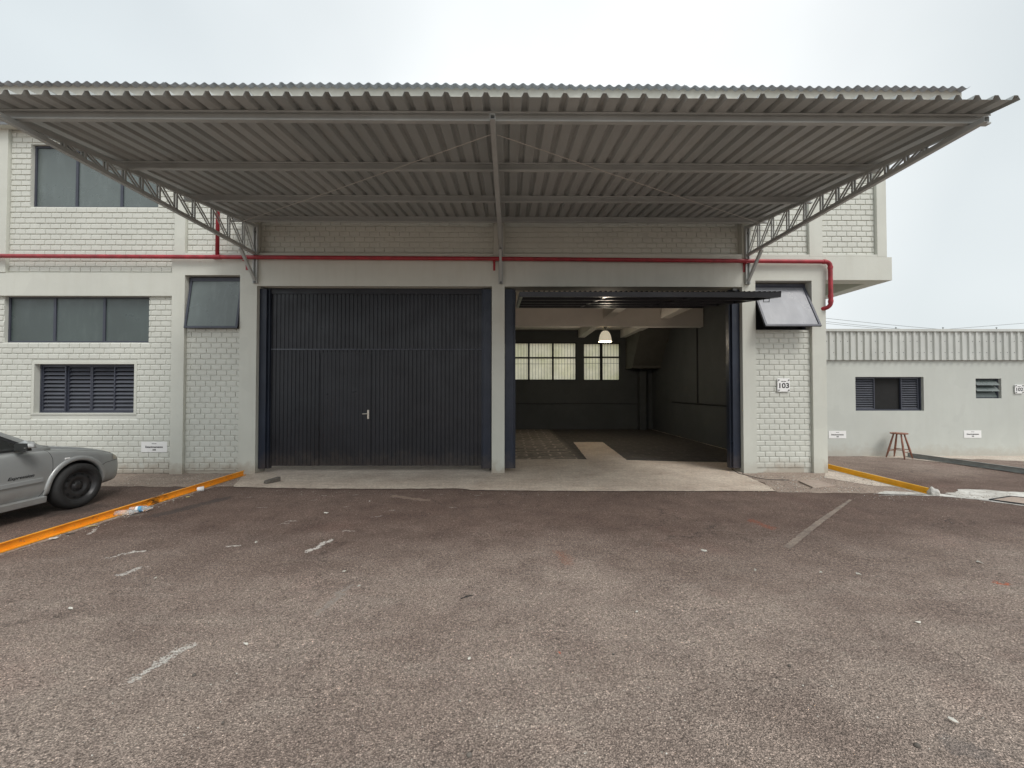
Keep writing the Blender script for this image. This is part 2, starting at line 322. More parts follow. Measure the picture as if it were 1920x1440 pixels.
def asphalt():
    m, t, b = mat_new('asphalt'); p = pos(t)
    vo = N(t, 'ShaderNodeTexVoronoi', Scale=125.0); t.links.new(p, vo.inputs['Vector'])
    vs = N(t, 'ShaderNodeSeparateColor'); t.links.new(vo.outputs['Color'], vs.inputs[0])
    v2 = N(t, 'ShaderNodeTexVoronoi', Scale=46.0); t.links.new(p, v2.inputs['Vector'])
    v2s = N(t, 'ShaderNodeSeparateColor'); t.links.new(v2.outputs['Color'], v2s.inputs[0])
    big = noise(t, 0.42, 5, 0.6); med = noise(t, 2.3, 6, 0.65); fine = noise(t, 48, 5, 0.8)
    dragged = noise(t, 1.6, 6, 0.7, stretch(t, 0.8, 2.6, 1))
    c = mix(t, (0.47, 0.362, 0.302), (0.68, 0.555, 0.470), ramp(t, big, [(0.36, 0.0), (0.64, 1.0)]))
    c = mix(t, c, (0.28, 0.205, 0.175), math_(t, 'MULTIPLY', ramp(t, med, [(0.42, 0.0), (0.70, 1.0)]), 0.52))
    c = mix(t, c, (0.74, 0.63, 0.54), math_(t, 'MULTIPLY', ramp(t, dragged, [(0.5, 0.0), (0.75, 1.0)]), 0.45))
    c = mix(t, c, (0.66, 0.42, 0.35), math_(t, 'MULTIPLY', ramp(t, noise(t, 0.8, 4, 0.6, stretch(t, 1, 1, 1)), [(0.58, 0.0), (0.75, 1.0)]), 0.35))
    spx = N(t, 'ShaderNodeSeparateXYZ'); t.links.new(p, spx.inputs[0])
    dark_band = ramp(t, math_(t, 'ADD', math_(t, 'MULTIPLY', spx.outputs[1], 0.1), math_(t, 'MULTIPLY', noise(t, 0.9, 5, 0.65), 0.22)), [(0.41, 0.0), (0.57, 1.0), (0.78, 1.0), (0.92, 0.4)])
    c = mix(t, c, (0.40, 0.325, 0.305), math_(t, 'MULTIPLY', dark_band, 0.85), 'MULTIPLY')  # tarmac darker towards the apron, with an uneven edge
    cr = N(t, 'ShaderNodeTexVoronoi', feature='DISTANCE_TO_EDGE', Scale=0.55)
    cd = N(t, 'ShaderNodeVectorMath', operation='MULTIPLY_ADD'); cn = N(t, 'ShaderNodeTexNoise', Scale=2.2, Detail=6.0, Roughness=0.7); t.links.new(p, cn.inputs['Vector'])
    t.links.new(cn.outputs['Color'], cd.inputs[0]); cd.inputs[1].default_value = (.9, .9, 0); t.links.new(p, cd.inputs[2]); t.links.new(cd.outputs[0], cr.inputs['Vector'])
    crack = math_(t, 'MULTIPLY', ramp(t, cr.outputs['Distance'], [(0.0, 1.0), (0.006, 0.0)]), ramp(t, noise(t, 0.7, 3), [(0.50, 0.0), (0.60, 1.0)]))
    c = mix(t, c, (0.05, 0.042, 0.038), math_(t, 'MULTIPLY', crack, 0.6))
    v3 = N(t, 'ShaderNodeTexVoronoi', Scale=70.0); t.links.new(p, v3.inputs['Vector']); v3s = N(t, 'ShaderNodeSeparateColor'); t.links.new(v3.outputs['Color'], v3s.inputs[0])
    v4 = N(t, 'ShaderNodeTexVoronoi', Scale=230.0); t.links.new(p, v4.inputs['Vector']); v4s = N(t, 'ShaderNodeSeparateColor'); t.links.new(v4.outputs['Color'], v4s.inputs[0])
    rough_zone = ramp(t, noise(t, 1.1, 5, 0.7), [(0.42, 0.0), (0.62, 1.0)])
    c = mix(t, c, ramp(t, v4s.outputs[0], [(0.0, 0.70), (0.5, 1.0), (1.0, 1.35)]), 0.8, 'MULTIPLY')
    c = mix(t, c, ramp(t, v3s.outputs[0], [(0.0, 0.40), (0.14, 0.92), (0.85, 1.06), (1.0, 1.5)]), math_(t, 'MULTIPLY', rough_zone, 0.9), 'MULTIPLY')
    crv = ramp(t, vo.outputs['Distance'], [(0.32, 1.0), (0.62, 0.42)])
    c = mix(t, c, crv, 0.75, 'MULTIPLY')
    # stones: each cell its own tone
    st = ramp(t, vs.outputs[0], [(0.0, 0.45), (0.16, 0.90), (0.8, 1.06), (0.93, 1.15), (1.0, 1.9)])
    c = mix(t, c, st, 0.85, 'MULTIPLY')
    c = mix(t, c, ramp(t, fine, [(0.28, 0.52), (0.7, 1.42)]), 0.85, 'MULTIPLY')
    c = mix(t, c, (0.034, 0.03, 0.03), math_(t, 'MULTIPLY', ramp(t, noise(t, 38, 5, 0.85), [(0.60, 0.0), (0.66, 1.0)]), 0.8))
    c = mix(t, c, (0.62, 0.56, 0.48), math_(t, 'MULTIPLY', ramp(t, v2s.outputs[1], [(0.975, 0.0), (0.985, 1.0)]), ramp(t, v2.outputs['Distance'], [(0.12, 0.9), (0.3, 0.0)])))
    # scuffs and stains that lie on the tarmac at fixed places
    dn_ = N(t, 'ShaderNodeTexNoise', Scale=9.0, Detail=5.0, Roughness=0.7); t.links.new(p, dn_.inputs['Vector'])
    ds_ = N(t, 'ShaderNodeVectorMath', operation='MULTIPLY_ADD'); t.links.new(dn_.outputs['Color'], ds_.inputs[0]); ds_.inputs[1].default_value = (.22, .22, 0); ds_.inputs[2].default_value = (-.11, -.11, 0)
    dp = N(t, 'ShaderNodeVectorMath', operation='ADD'); t.links.new(p, dp.inputs[0]); t.links.new(ds_.outputs[0], dp.inputs[1])
    def capsule(a, bb, r, colr, brk, amount, sc=55):
        nonlocal c
        a = Vector((a.x, a.y, 0)); bb = Vector((bb.x, bb.y, 0)); ba = bb - a
        s1 = N(t, 'ShaderNodeVectorMath', operation='SUBTRACT'); t.links.new(dp.outputs[0], s1.inputs[0]); s1.inputs[1].default_value = a
        dt = N(t, 'ShaderNodeVectorMath', operation='DOT_PRODUCT'); t.links.new(s1.outputs[0], dt.inputs[0]); dt.inputs[1].default_value = ba
        h = math_(t, 'MULTIPLY', dt.outputs['Value'], 1.0 / max(1e-6, ba.dot(ba)), True)
        sc_ = N(t, 'ShaderNodeVectorMath', operation='SCALE'); sc_.inputs[0].default_value = ba; t.links.new(h, sc_.inputs['Scale'])
        s2 = N(t, 'ShaderNodeVectorMath', operation='DISTANCE'); t.links.new(s1.outputs[0], s2.inputs[0]); t.links.new(sc_.outputs[0], s2.inputs[1])
        k = ramp(t, math_(t, 'DIVIDE', s2.outputs['Value'], r), [(0.0, 1.0), (0.45, 0.85), (1.0, 0.0)])
        n_ = ramp(t, math_(t, 'ADD', math_(t, 'MULTIPLY', k, 0.35), noise(t, sc, 4, 0.75)), [(brk, 0.0), (brk + 0.1, 1.0)])
        c = mix(t, c, colr, math_(t, 'MULTIPLY', math_(t, 'MULTIPLY', k, n_), min(1, amount * 1.1)))
    W = (0.86, 0.82, 0.76)
    capsule(G(578, 1034), G(617, 1014), 0.05, W, 0.72, 0.95)
    capsule(G(595, 1150), G(656, 1098), 0.05, (0.42, 0.37, 0.33), 0.72, 0.8)
    capsule(G(245, 1275), G(360, 1206), 0.06, W, 0.76, 0.95)
    capsule(G(225, 1078), G(265, 1064), 0.05, W, 0.76, 0.9)
    capsule(G(195, 1046), G(272, 1033), 0.05, W, 0.80, 0.9)
    capsule(G(245, 1036), G(275, 1033), 0.03, W, 0.70, 0.9)
    capsule(G(430, 1023), G(450, 1022), 0.03, W, 0.72, 0.9)
    capsule(G(170, 1000), G(180, 992), 0.04, W, 0.74, 0.8)
    capsule(G(150, 975), G(260, 965), 0.10, (0.3, 0.26, 0.22), 0.66, 0.5)
    capsule(G(740, 930), G(800, 938), 0.10, (0.42, 0.32, 0.25), 0.70, 0.6)
    capsule(G(1412, 976), G(1445, 990), 0.12, (0.36, 0.09, 0.04), 0.78, 0.8)
    capsule(G(1866, 1093), G(1892, 1095), 0.03, (0.60, 0.14, 0.06), 0.68, 0.8)
    capsule(G(1041, 1225), G(1047, 1227), 0.014, (0.80, 0.18, 0.08), 0.55, 0.9)
    capsule(G(1050, 1035), G(1065, 1055), 0.12, (0.42, 0.16, 0.09), 0.78, 0.5)
    capsule(G(1800, 1400), G(1850, 1420), 0.09, (0.16, 0.15, 0.15), 0.66, 0.35)
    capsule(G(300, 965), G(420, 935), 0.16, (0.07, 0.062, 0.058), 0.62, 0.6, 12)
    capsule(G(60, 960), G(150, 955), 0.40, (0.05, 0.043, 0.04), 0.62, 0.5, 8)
    for i in range(14):                            # small cement droppings near the apron
        q = G(random.uniform(430, 900), random.uniform(925, 1010)); dx = random.uniform(0.03, 0.10)
        capsule(q, q + Vector((dx, random.uniform(0.0, 0.06), 0)), random.uniform(0.012, 0.03), (0.50, 0.45, 0.40), 0.70, 0.85)
    t.links.new(c, b.inputs['Base Color']); b.inputs['Roughness'].default_value = 0.86; b.inputs['Specular IOR Level'].default_value = 0.35
    h = math_(t, 'ADD', math_(t, 'MULTIPLY', vo.outputs['Distance'], -0.9), math_(t, 'MULTIPLY', fine, 1.6))
    bump(t, b, h, 1.0, 0.014)
    return m
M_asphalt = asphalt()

def rough_ground(name, c1, c2, dark, sc=9, bstr=0.5, grit=55, lo=0.62, hi=1.3):
    m, t, b = mat_new(name)
    f = noise(t, sc * 0.2, 6, 0.7); g = noise(t, grit, 5, 0.75); st = noise(t, sc * 0.35, 6, 0.7, stretch(t, 0.5, 2.2, 1))
    c = mix(t, c1, c2, ramp(t, f, [(0.35, 0.0), (0.65, 1.0)]))
    c = mix(t, c, dark, math_(t, 'MULTIPLY', ramp(t, st, [(0.5, 0.0), (0.72, 1.0)]), 0.6))
    c = mix(t, c, ramp(t, g, [(0.34, lo), (0.66, hi)]), 0.7, 'MULTIPLY')
    t.links.new(c, b.inputs['Base Color']); b.inputs['Roughness'].default_value = 0.9
    bump(t, b, g, bstr, 0.01); return m
M_apron = rough_ground('worn_concrete', (0.46, 0.375, 0.305), (0.60, 0.52, 0.43), (0.33, 0.26, 0.21), 9, 0.25, 28)
M_gravel = rough_ground('gravel', (0.26, 0.20, 0.165), (0.36, 0.29, 0.235), (0.17, 0.14, 0.12), 14, 1.0, 34, 0.25, 1.75)
M_sand = rough_ground('sandy_soil', (0.48, 0.40, 0.33), (0.58, 0.52, 0.45), (0.34, 0.28, 0.23), 12, 0.8, 34, 0.45, 1.5)
M_slab = rough_ground('thin_slab', (0.36, 0.28, 0.235), (0.43, 0.35, 0.29), (0.27, 0.22, 0.19), 10, 0.3, 45)
M_strip = rough_ground('old_mortar', (0.19, 0.15, 0.125), (0.30, 0.245, 0.20), (0.10, 0.08, 0.07), 16, 0.8, 45)
M_splash = rough_ground('cement_splash', (0.44, 0.42, 0.38), (0.70, 0.69, 0.65), (0.27, 0.24, 0.22), 16, 0.8, 26, 0.55, 1.35)

def pavers():
    m, t, b = mat_new('stone_pavers'); p = pos(t)
    wv = N(t, 'ShaderNodeVectorMath', operation='ADD'); t.links.new(p, wv.inputs[0])
    nn = N(t, 'ShaderNodeTexNoise', Scale=5.0); t.links.new(p, nn.inputs['Vector'])
    sc = N(t, 'ShaderNodeVectorMath', operation='SCALE'); sc.inputs['Scale'].default_value = 0.22; t.links.new(nn.outputs['Color'], sc.inputs[0]); t.links.new(sc.outputs[0], wv.inputs[1])
    br = N(t, 'ShaderNodeTexBrick', Scale=1.0); br.inputs['Brick Width'].default_value = 0.55; br.inputs['Row Height'].default_value = 0.27
    br.inputs['Mortar Size'].default_value = 0.028; br.inputs['Mortar Smooth'].default_value = 0.3
    br.inputs['Color1'].default_value = (0.11, 0.10, 0.088, 1); br.inputs['Color2'].default_value = (0.21, 0.185, 0.16, 1); br.inputs['Mortar'].default_value = (0.42, 0.36, 0.30, 1)
    t.links.new(wv.outputs[0], br.inputs['Vector'])
    # pale mortar joints on the left, stones and joints much darker on the right
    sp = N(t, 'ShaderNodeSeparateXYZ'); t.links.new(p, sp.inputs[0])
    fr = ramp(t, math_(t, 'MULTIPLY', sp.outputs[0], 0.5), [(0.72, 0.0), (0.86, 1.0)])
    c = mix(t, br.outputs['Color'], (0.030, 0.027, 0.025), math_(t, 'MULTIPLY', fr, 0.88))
    c = mix(t, c, ramp(t, noise(t, 12, 5, 0.7), [(0.3, 0.6), (0.7, 1.35)]), 0.9, 'MULTIPLY')
    t.links.new(c, b.inputs['Base Color']); b.inputs['Roughness'].default_value = 0.8
    bump(t, b, math_(t, 'SUBTRACT', noise(t, 14, 4), br.outputs['Fac']), 0.4, 0.01); return m
M_pavers = pavers()

# ------------------------------------------------------------------ ground sheets
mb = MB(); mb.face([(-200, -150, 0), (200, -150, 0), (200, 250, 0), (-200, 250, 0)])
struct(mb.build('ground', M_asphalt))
def ragged(pts, z, jit=0.02, step=0.12, fixed=()):
    out = []
    for i, a in enumerate(pts):
        b = pts[(i + 1) % len(pts)]; n = max(1, int((b - a).length / step))
        for k in range(n):
            q = a.lerp(b, k / n); j = 0 if i in fixed else jit
            out.append((q.x + random.uniform(-j, j), q.y + random.uniform(-j, j), z))
    return out
def sheet(name, pix, z, mat, jit=0.02, step=0.12, world=False, fixed=()):
    pts = [Vector(q) for q in pix] if world else [G(*q) for q in pix]
    mb = MB(); mb.face(ragged(pts, z, jit, step, fixed)); return struct(mb.build(name, mat))
F = 7.40                                           # plane of the beams and columns
REC = 7.47                                         # plane of the brick infill
sheet('gravel_strip', [(-330, 925), (216, 912), (330, 913), (437, 913), (455, 896), (458, 889), (455, 870), (-330, 870)], 0.004, M_gravel, 0.03)
sheet('gravel_patch', [(1392, 885), (1395, 892), (1430, 905), (1460, 924), (1600, 925), (1745, 927), (1700, 905), (1640, 890), (1560, 872), (1500, 875)], 0.004, M_gravel, 0.02)
sheet('soil_patch', [(1548, 884), (1600, 888), (1650, 900), (1700, 915), (1640, 912), (1580, 902), (1545, 896)], 0.008, M_sand, 0.02)
sheet('soil_strip', [(1590, 854), (1660, 858), (1720, 861), (1780, 860), (1850, 862), (1930, 866), (2060, 872), (2060, 850), (1900, 846), (1500, 848)], 0.004, M_sand, 0.06)
sheet('gravel_strip', [(1700, 861), (1780, 869), (1870, 882), (1960, 895), (2060, 908), (2060, 900), (1960, 885), (1860, 872), (1780, 863)], 0.008, M_sand, 0.03)
ap = [(455, 893), (437, 914), (560, 917), (700, 918), (860, 917), (885, 920), (960, 921), (1100, 922), (1300, 922), (1455, 922), (1440, 912), (1424, 905), (1405, 896), (1392, 889), (1392, 850), (455, 850)]
sheet('concrete_apron', ap, 0.012, M_apron, 0.012, 0.07)
sheet('cement_splash', [(1640, 927), (1660, 922), (1745, 925), (1755, 927), (1700, 929)], 0.012, M_splash, 0.012, 0.06)
sheet('cement_splash', [(1778, 927), (1800, 919), (1840, 918), (1880, 922), (1960, 924), (1990, 950), (1960, 952), (1890, 944), (1830, 936)], 0.008, M_splash, 0.03, 0.10)
sheet('cement_splash', [(1650, 929), (1760, 930), (1840, 938), (1920, 949), (1990, 960), (1990, 956), (1900, 943), (1840, 934), (1760, 926)], 0.004, M_splash, 0.015, 0.06)
sheet('mortar_strip', [(1468, 1026), (1482, 1030), (1530, 990), (1598, 938), (1592, 937), (1534, 975), (1500, 1000)], 0.004, M_strip, 0.007, 0.028)
# interior floor
INX0, INX1, INY = -0.26, 5.75, 15.80
sheet('workshop_floor', [(INX0, 7.6, 0), (INX1, 7.6, 0), (INX1, INY, 0), (INX0, INY, 0)], 0.008, M_apron, 0, 1, True)
g0 = G(1000, 862); g1 = G(960, 829)
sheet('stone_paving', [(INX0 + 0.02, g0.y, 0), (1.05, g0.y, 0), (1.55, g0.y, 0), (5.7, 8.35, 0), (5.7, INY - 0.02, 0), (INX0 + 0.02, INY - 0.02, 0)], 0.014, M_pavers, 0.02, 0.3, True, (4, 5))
sheet('floor_patch', [(1075, 830), (1130, 830), (1178, 866), (1103, 866)], 0.018, M_apron, 0.008, 0.08)

# ------------------------------------------------------------------ walls
def holed(mb, x0, x1, z0, z1, y0, y1, holes, edges=True):
    xs = sorted({x0, x1, *[v for h in holes for v in h[:2] if x0 < v < x1]})
    zs = sorted({z0, z1, *[v for h in holes for v in h[2:] if z0 < v < z1]})
    def solid(i, j):
        if i < 0 or j < 0 or i >= len(xs) - 1 or j >= len(zs) - 1: return None
        cx, cz = (xs[i] + xs[i + 1]) / 2, (zs[j] + zs[j + 1]) / 2
        return not any(h[0] < cx < h[1] and h[2] < cz < h[3] for h in holes)
    for i in range(len(xs) - 1):
        for j in range(len(zs) - 1):
            if not solid(i, j): continue
            a, b, c, d = xs[i], xs[i + 1], zs[j], zs[j + 1]
            mb.face([(a, y0, c), (b, y0, c), (b, y0, d), (a, y0, d)]); mb.face([(a, y1, c), (a, y1, d), (b, y1, d), (b, y1, c)])
            for (di, dj, q) in ((-1, 0, [(a, y0, c), (a, y0, d), (a, y1, d), (a, y1, c)]), (1, 0, [(b, y0, c), (b, y1, c), (b, y1, d), (b, y0, d)]),
                                (0, -1, [(a, y0, c), (a, y1, c), (b, y1, c), (b, y0, c)]), (0, 1, [(a, y0, d), (b, y0, d), (b, y1, d), (a, y1, d)])):
                s_ = solid(i + di, j + dj)
                if s_ is None and not edges: continue
                if not s_: mb.face(q)
CB, CH, JT = 0.190, 0.1025, 0.010
def bricks(mb, x0, x1, z0, z1, y, holes=(), zbase=0.0):
    r0 = int(math.floor((z0 - zbase) / CH)); r = r0
    while zbase + r * CH < z1:
        a, b = zbase + r * CH + JT / 2, zbase + (r + 1) * CH - JT / 2
        a, b = max(a, z0), min(b, z1)
        off = (CB / 2 if r % 2 else 0) + random.uniform(-0.012, 0.012)
        wob = random.uniform(-0.0015, 0.0015)
        if b - a > 0.02:
            k = math.floor((x0 - off) / CB)
            while off + k * CB < x1:
                p, q = max(off + k * CB + 0.0035 + random.uniform(0, 0.002), x0), min(off + (k + 1) * CB - 0.0035 - random.uniform(0, 0.002), x1)
                segs = [(p, q)]
                for h in holes:
                    if h[2] < b - 0.01 and h[3] > a + 0.01:
                        ns = []
                        for s0, s1 in segs:
                            if h[1] <= s0 or h[0] >= s1: ns.append((s0, s1)); continue
                            if h[0] > s0: ns.append((s0, h[0]))
                            if h[1] < s1: ns.append((h[1], s1))
                        segs = ns
                for s0, s1 in segs:
                    if s1 - s0 < 0.02: continue
                    d = 0.014 + random.uniform(0, 0.003); e = 0.004; j = [random.uniform(-0.0015, 0.0015) + wob for _ in range(4)]
                    tl = random.uniform(-0.001, 0.001)
                    A = [(s0, y + .002, a + j[0]), (s1, y + .002, a + j[1]), (s1, y + .002, b + j[2]), (s0, y + .002, b + j[3])]
                    B = [(s0 + e * .4, y - d + tl, a + .001 + j[0]), (s1 - e * .4, y - d - tl, a + .001 + j[1]), (s1 - e * .4, y - d - tl, b - .019 + j[2]), (s0 + e * .4, y - d + tl, b - .019 + j[3])]
                    n = len(mb.v); mb.v += A + B
                    for f in ((4, 5, 6, 7), (0, 1, 5, 4), (1, 2, 6, 5), (2, 3, 7, 6), (3, 0, 4, 7)): mb.f.append(tuple(n + i for i in f)); mb.mi.append(mb.cur)
                k += 1
        r += 1

ware = thing('commercial_building', (0, F, 0), 'two storey pale grey painted brick building with two dark garage doors', 'building')
def fx(px, Y=F): return X(px, Y)
def fz(py, Y=F): return Z(py, Y)
XL = -14.0; XC0, XC1 = fx(320), fx(344); XR = fx(1550) ; XE = fx(1667); XB = fx(1676)
zbeam0, zbeam1 = fz(524), fz(480); zleftbeam0, zleftbeam1 = fz(556), fz(513); ztop = fz(247, REC)
zlint = fz(537)
strL = (fx(344), fx(448), 0, fz(517)); strR = (fx(1418), fx(1524), 0.0, fz(525))
d1 = (fx(480), fx(922), -1, zlint); d2 = (fx(946), fx(1393), -1, zlint)
# front frame of columns and beam, ground floor
mb = MB(); holed(mb, XC0, XR, 0, zbeam1, F, F + 0.30, [strL, strR, d1, d2]); mb.build('concrete_frame', M_plaster, ware, bevel=0.006)
# beam of the cantilever right of the corner
mb = MB(); mb.box(XR + 0.002, XB, F, F + 0.26, zbeam0, zbeam1); mb.box(XB - 0.28, XB, F + 0.262, 16, zbeam0 + 0.002, zbeam1 - .002)
mb.box(XR + .002, XB - 0.282, F + 0.262, 16, zbeam0 + 0.26, zbeam1 - .002); mb.build('cantilever_beam', M_plaster, ware, bevel=0.005)
# left bay beam and outer left column
mb = MB(); mb.box(XL, XC0 - 0.002, F + 0.01, F + 0.30, zleftbeam0, zleftbeam1); mb.build('lintel_beam', M_plaster, ware, bevel=0.006)
mb = MB(); mb.box(fx(5) - 0.35, fx(5), F, F + .3, zleftbeam1 + .002, ztop); mb.build('pilaster', M_plaster, ware, bevel=0.005)
# upper pilasters
zb = zbeam1 + 0.001
up = [('A', fx(323), fx(343)), ('B', fx(463), fx(478)), ('C', fx(925), fx(946)), ('D', fx(1394), fx(1411)), ('E', fx(1521), fx(1546)), ('F', fx(1649), XE)]
for k, a, b in up:
    mb = MB(); mb.box(a, b, F + (0 if k != 'E' else .001), F + 0.28, zb, fz(200)); mb.build('pilaster', M_plaster, ware, bevel=0.004)
mb = MB(); zs_ = fz(475.5)
for (a, b, c) in ((fx(343), fx(463), 0), (fx(478), fx(925), 0), (fx(946), fx(1394), 0), (fx(1411), fx(1521), 0), (fx(1546), fx(1649), 0)):
    mb.box(a + .002, b - .002, F + 0.002, F + 0.2, zb, zs_)
mb.build('ledge', M_plaster, ware, bevel=0.004)
# brick infill: mortar backing wall + bricks
wu = (X(51, REC), X(293, REC), fz(391, REC), fz(275, REC)); wl = (X(7, REC), X(279, REC), fz(643, REC), fz(556, REC)); wv = (X(66, REC), X(253, REC), fz(774, REC), fz(683, REC))
UPR = fz(200)
mb = MB()
holed(mb, XL, XC0, 0, UPR, REC, REC + 0.25, [wu, wl, wv, (XL - 1, 99, zleftbeam0, zleftbeam1)])
holed(mb, strL[0], strL[1], 0, fz(614, REC), REC, REC + 0.2, [])
holed(mb, strR[0], strR[1], 0, fz(618, REC), REC, REC + 0.2, [])
holed(mb, fx(343), fx(463), zs_, UPR, REC, REC + 0.2, []); holed(mb, fx(1411), fx(1521), zs_, UPR, REC, REC + 0.2, []); holed(mb, fx(1546), fx(1649), zs_, UPR, REC, REC + 0.2, [])
D14 = F + 0.14
holed(mb, fx(478), fx(925), zs_, UPR, D14, D14 + 0.12, []); holed(mb, fx(946), fx(1394), zs_, UPR, D14, D14 + 0.12, [])
mb.build('mortar_wall', M_brick, ware)
def pad(h, a=0.05): return (h[0] - a, h[1] + a, h[2] - a * .6, h[3] + a)
mb = MB(); bricks(mb, XL, XC0 - .005, 0.02, zleftbeam0 - .01, REC, [pad(wl, 0.0), pad(wv, 0.055)]); mb.build('brickwork', M_brick, ware)
mb = MB(); bricks(mb, fx(5) + .005, XC0 - .005, zleftbeam1 + .015, ztop, REC, [pad(wu, 0.0)]); bricks(mb, XL, fx(5) - 0.36, zleftbeam1 + .015, ztop, REC); mb.build('brickwork', M_brick, ware)
mb = MB(); bricks(mb, strL[0] + .005, strL[1] - .005, 0.06, fz(616, REC), REC); mb.build('brickwork', M_brick, ware)
mb = MB(); bricks(mb, strR[0] + .03, strR[1] - .005, 0.08, fz(619, REC), REC); mb.build('brickwork', M_brick, ware)
for a, b, y in ((fx(343), fx(463), REC), (fx(1411), fx(1521), REC), (fx(1546), fx(1649), REC), (fx(478), fx(925), D14), (fx(946), fx(1394), D14)):
    mb = MB(); bricks(mb, a + .01, b - .01, zs_ + .005, UPR, y); mb.build('brickwork', M_brick, ware)
# plaster surround of the louvred window
def surround(mb, h, t, y, d=0.016):
    holed(mb, h[0] - t, h[1] + t, h[2] - t * .6, h[3] + t, y - d, y - .001, [h])
mb = MB(); surround(mb, wv, 0.05, REC); mb.build('window_surround', M_plaster, ware)
# parapet, soffit, upper side walls, back and ground floor side wall
PF = F * 0.982; zp0, zp1 = Z(238, PF), Z(163.5, PF); XP = X(1814, PF)
mb = MB(); mb.box(XL, XP, PF, PF + 0.15, zp0, zp1); mb.box(XL, XP, PF + 0.152, 16.6, zp0 + .12, zp0 + 0.22); mb.build('parapet', M_plaster, ware, bevel=0.006)
mb = MB()
mb.box(XE - 0.15, XE - .002, F + 0.29, 16, zbeam1 + .002, zp0 + .115)        # upper right side wall
mb.box(XR - 0.2, XR - .002, F + 0.305, INY + 0.2, 0, zbeam1 - 0.01)         # ground floor right side wall
mb.box(XL, XE - .16, 16.0, 16.2, zbeam1 + 0.3, zp0 + .115)                  # upper back wall
mb.build('side_wall', M_plaster, ware)
mb = MB(); mb.box(XL, XP + .003, PF - .006, PF - .001, zp0 - .004, Z(196, PF)); mb.build('parapet_strip', plain('strip_grey', (0.17, 0.18, 0.19), .6), ware)  # thin dark grey strip along the lower front of the parapet
# corrugated fibre-cement roof
def wave_sheet(x0, x1, y0, y1, z0, z1, pitch, amp, seg=8, prof=None):
    mb = MB(); n = int(round((x1 - x0) / pitch * seg)); b = 0
    for i in range(n + 1):
        x = x0 + (x1 - x0) * i / n; h = amp * math.sin(2 * math.pi * (x - x0) / pitch)
        mb.v += [(x, y0, z0 + h), (x, y1, z1 + h)]
    for i in range(n): mb.f.append((2 * i, 2 * i + 2, 2 * i + 3, 2 * i + 1)); mb.mi.append(0)
    return mb
RY = PF - 0.10; xr = X(1829, RY); zr = Z(159, RY)
k = 0; xx = xr
while xx > XL:
    xa = xx - 0.177 * 6
    wave_sheet(xa - 0.02, xx, RY + random.uniform(-.015, .015), 16.8, zr + 0.004 * (k % 2), zr + 0.9, 0.177, 0.023).build('roof_sheet', M_fibro, ware, smooth=True, solid=0.007)
    xx = xa; k += 1

# ------------------------------------------------------------------ windows of the main building
def window(h, y, mull, mat, ft=0.035, depth=0.04, parent=None, name='window', transom=()):
    mb = MB(); x0, x1, z0, z1 = h
    mb.box(x0, x1, y, y + depth, z1 - ft, z1); mb.box(x0, x1, y, y + depth, z0, z0 + ft)
    mb.box(x0, x0 + ft, y, y + depth, z0 + ft, z1 - ft); mb.box(x1 - ft, x1, y, y + depth, z0 + ft, z1 - ft)
    for m in mull: mb.box(m - ft * .7, m + ft * .7, y + .002, y + depth - .002, z0 + ft, z1 - ft)
    f = mb.build(name, M_frame, parent, bevel=0.003)
    xs = [x0 + ft] + [v for m in mull for v in (m - ft * .7, m + ft * .7)] + [x1 - ft]
    for i in range(0, len(xs), 2):
        p = MB(); p.box(xs[i], xs[i + 1], y + depth * .5, y + depth * .5 + .006, z0 + ft, z1 - ft); p.build('pane', mat, f)
    return f
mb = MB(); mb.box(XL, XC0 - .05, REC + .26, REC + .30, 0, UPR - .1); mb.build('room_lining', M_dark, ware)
window(wu, REC + 0.05, [X(137, REC + .05), X(222, REC + .05)], M_glass, parent=ware)
window(wl, REC + 0.05, [X(100, REC + .05), X(193, REC + .05)], M_glass_dk, parent=ware)
# louvred window: four leaves of tilted blades
def louvres(x0, x1, z0, z1, y, n, parent, name='shutter', ft=0.022, tilt=0.034):
    mb = MB(); mb.box(x0, x1, y - .012, y + .03, z1 - ft, z1); mb.box(x0, x1, y - .012, y + .03, z0, z0 + ft)
    mb.box(x0, x0 + ft, y - .012, y + .03, z0 + ft, z1 - ft); mb.box(x1 - ft, x1, y - .012, y + .03, z0 + ft, z1 - ft)
    H = (z1 - z0 - 2 * ft) / n
    for i in range(n):
        a = z0 + ft + i * H; mb.cur = 1
        mb.hexa([(x0 + ft, y - .008, a + .002), (x1 - ft, y - .008, a + .002), (x1 - ft, y + .000, a + .002), (x0 + ft, y + .000, a + .002),
                 (x0 + ft, y + tilt, a + H * .80), (x1 - ft, y + tilt, a + H * .80), (x1 - ft, y + tilt + .006, a + H * .80), (x0 + ft, y + tilt + .006, a + H * .80)])
        mb.cur = 0
    return mb.build(name, [M_frame, M_blade], parent)
YV = REC + 0.10; fv = MB(); h = wv
for b_ in ((h[0], h[1], h[3] - .03, h[3]), (h[0], h[1], h[2], h[2] + .02), (h[0], h[0] + .03, h[2] + .02, h[3] - .03), (h[1] - .03, h[1], h[2] + .02, h[3] - .03)):
    fv.box(b_[0], b_[1], YV - .02, YV + .08, b_[2], b_[3])
fo = fv.build('louvred_window', M_frame, ware)
xs = [h[0] + .03 + (h[1] - h[0] - .06) * i / 4 for i in range(5)]
for i in range(4): louvres(xs[i] + .002, xs[i + 1] - .002, h[2] + .022, h[3] - .032, YV + (0.0 if i in (0, 3) else 0.03), 11, fo)
mb = MB(); mb.box(h[0] + .03, h[1] - .03, YV + .085, YV + .09, h[2] + .02, h[3] - .03); mb.build('backing', M_dark, fo)
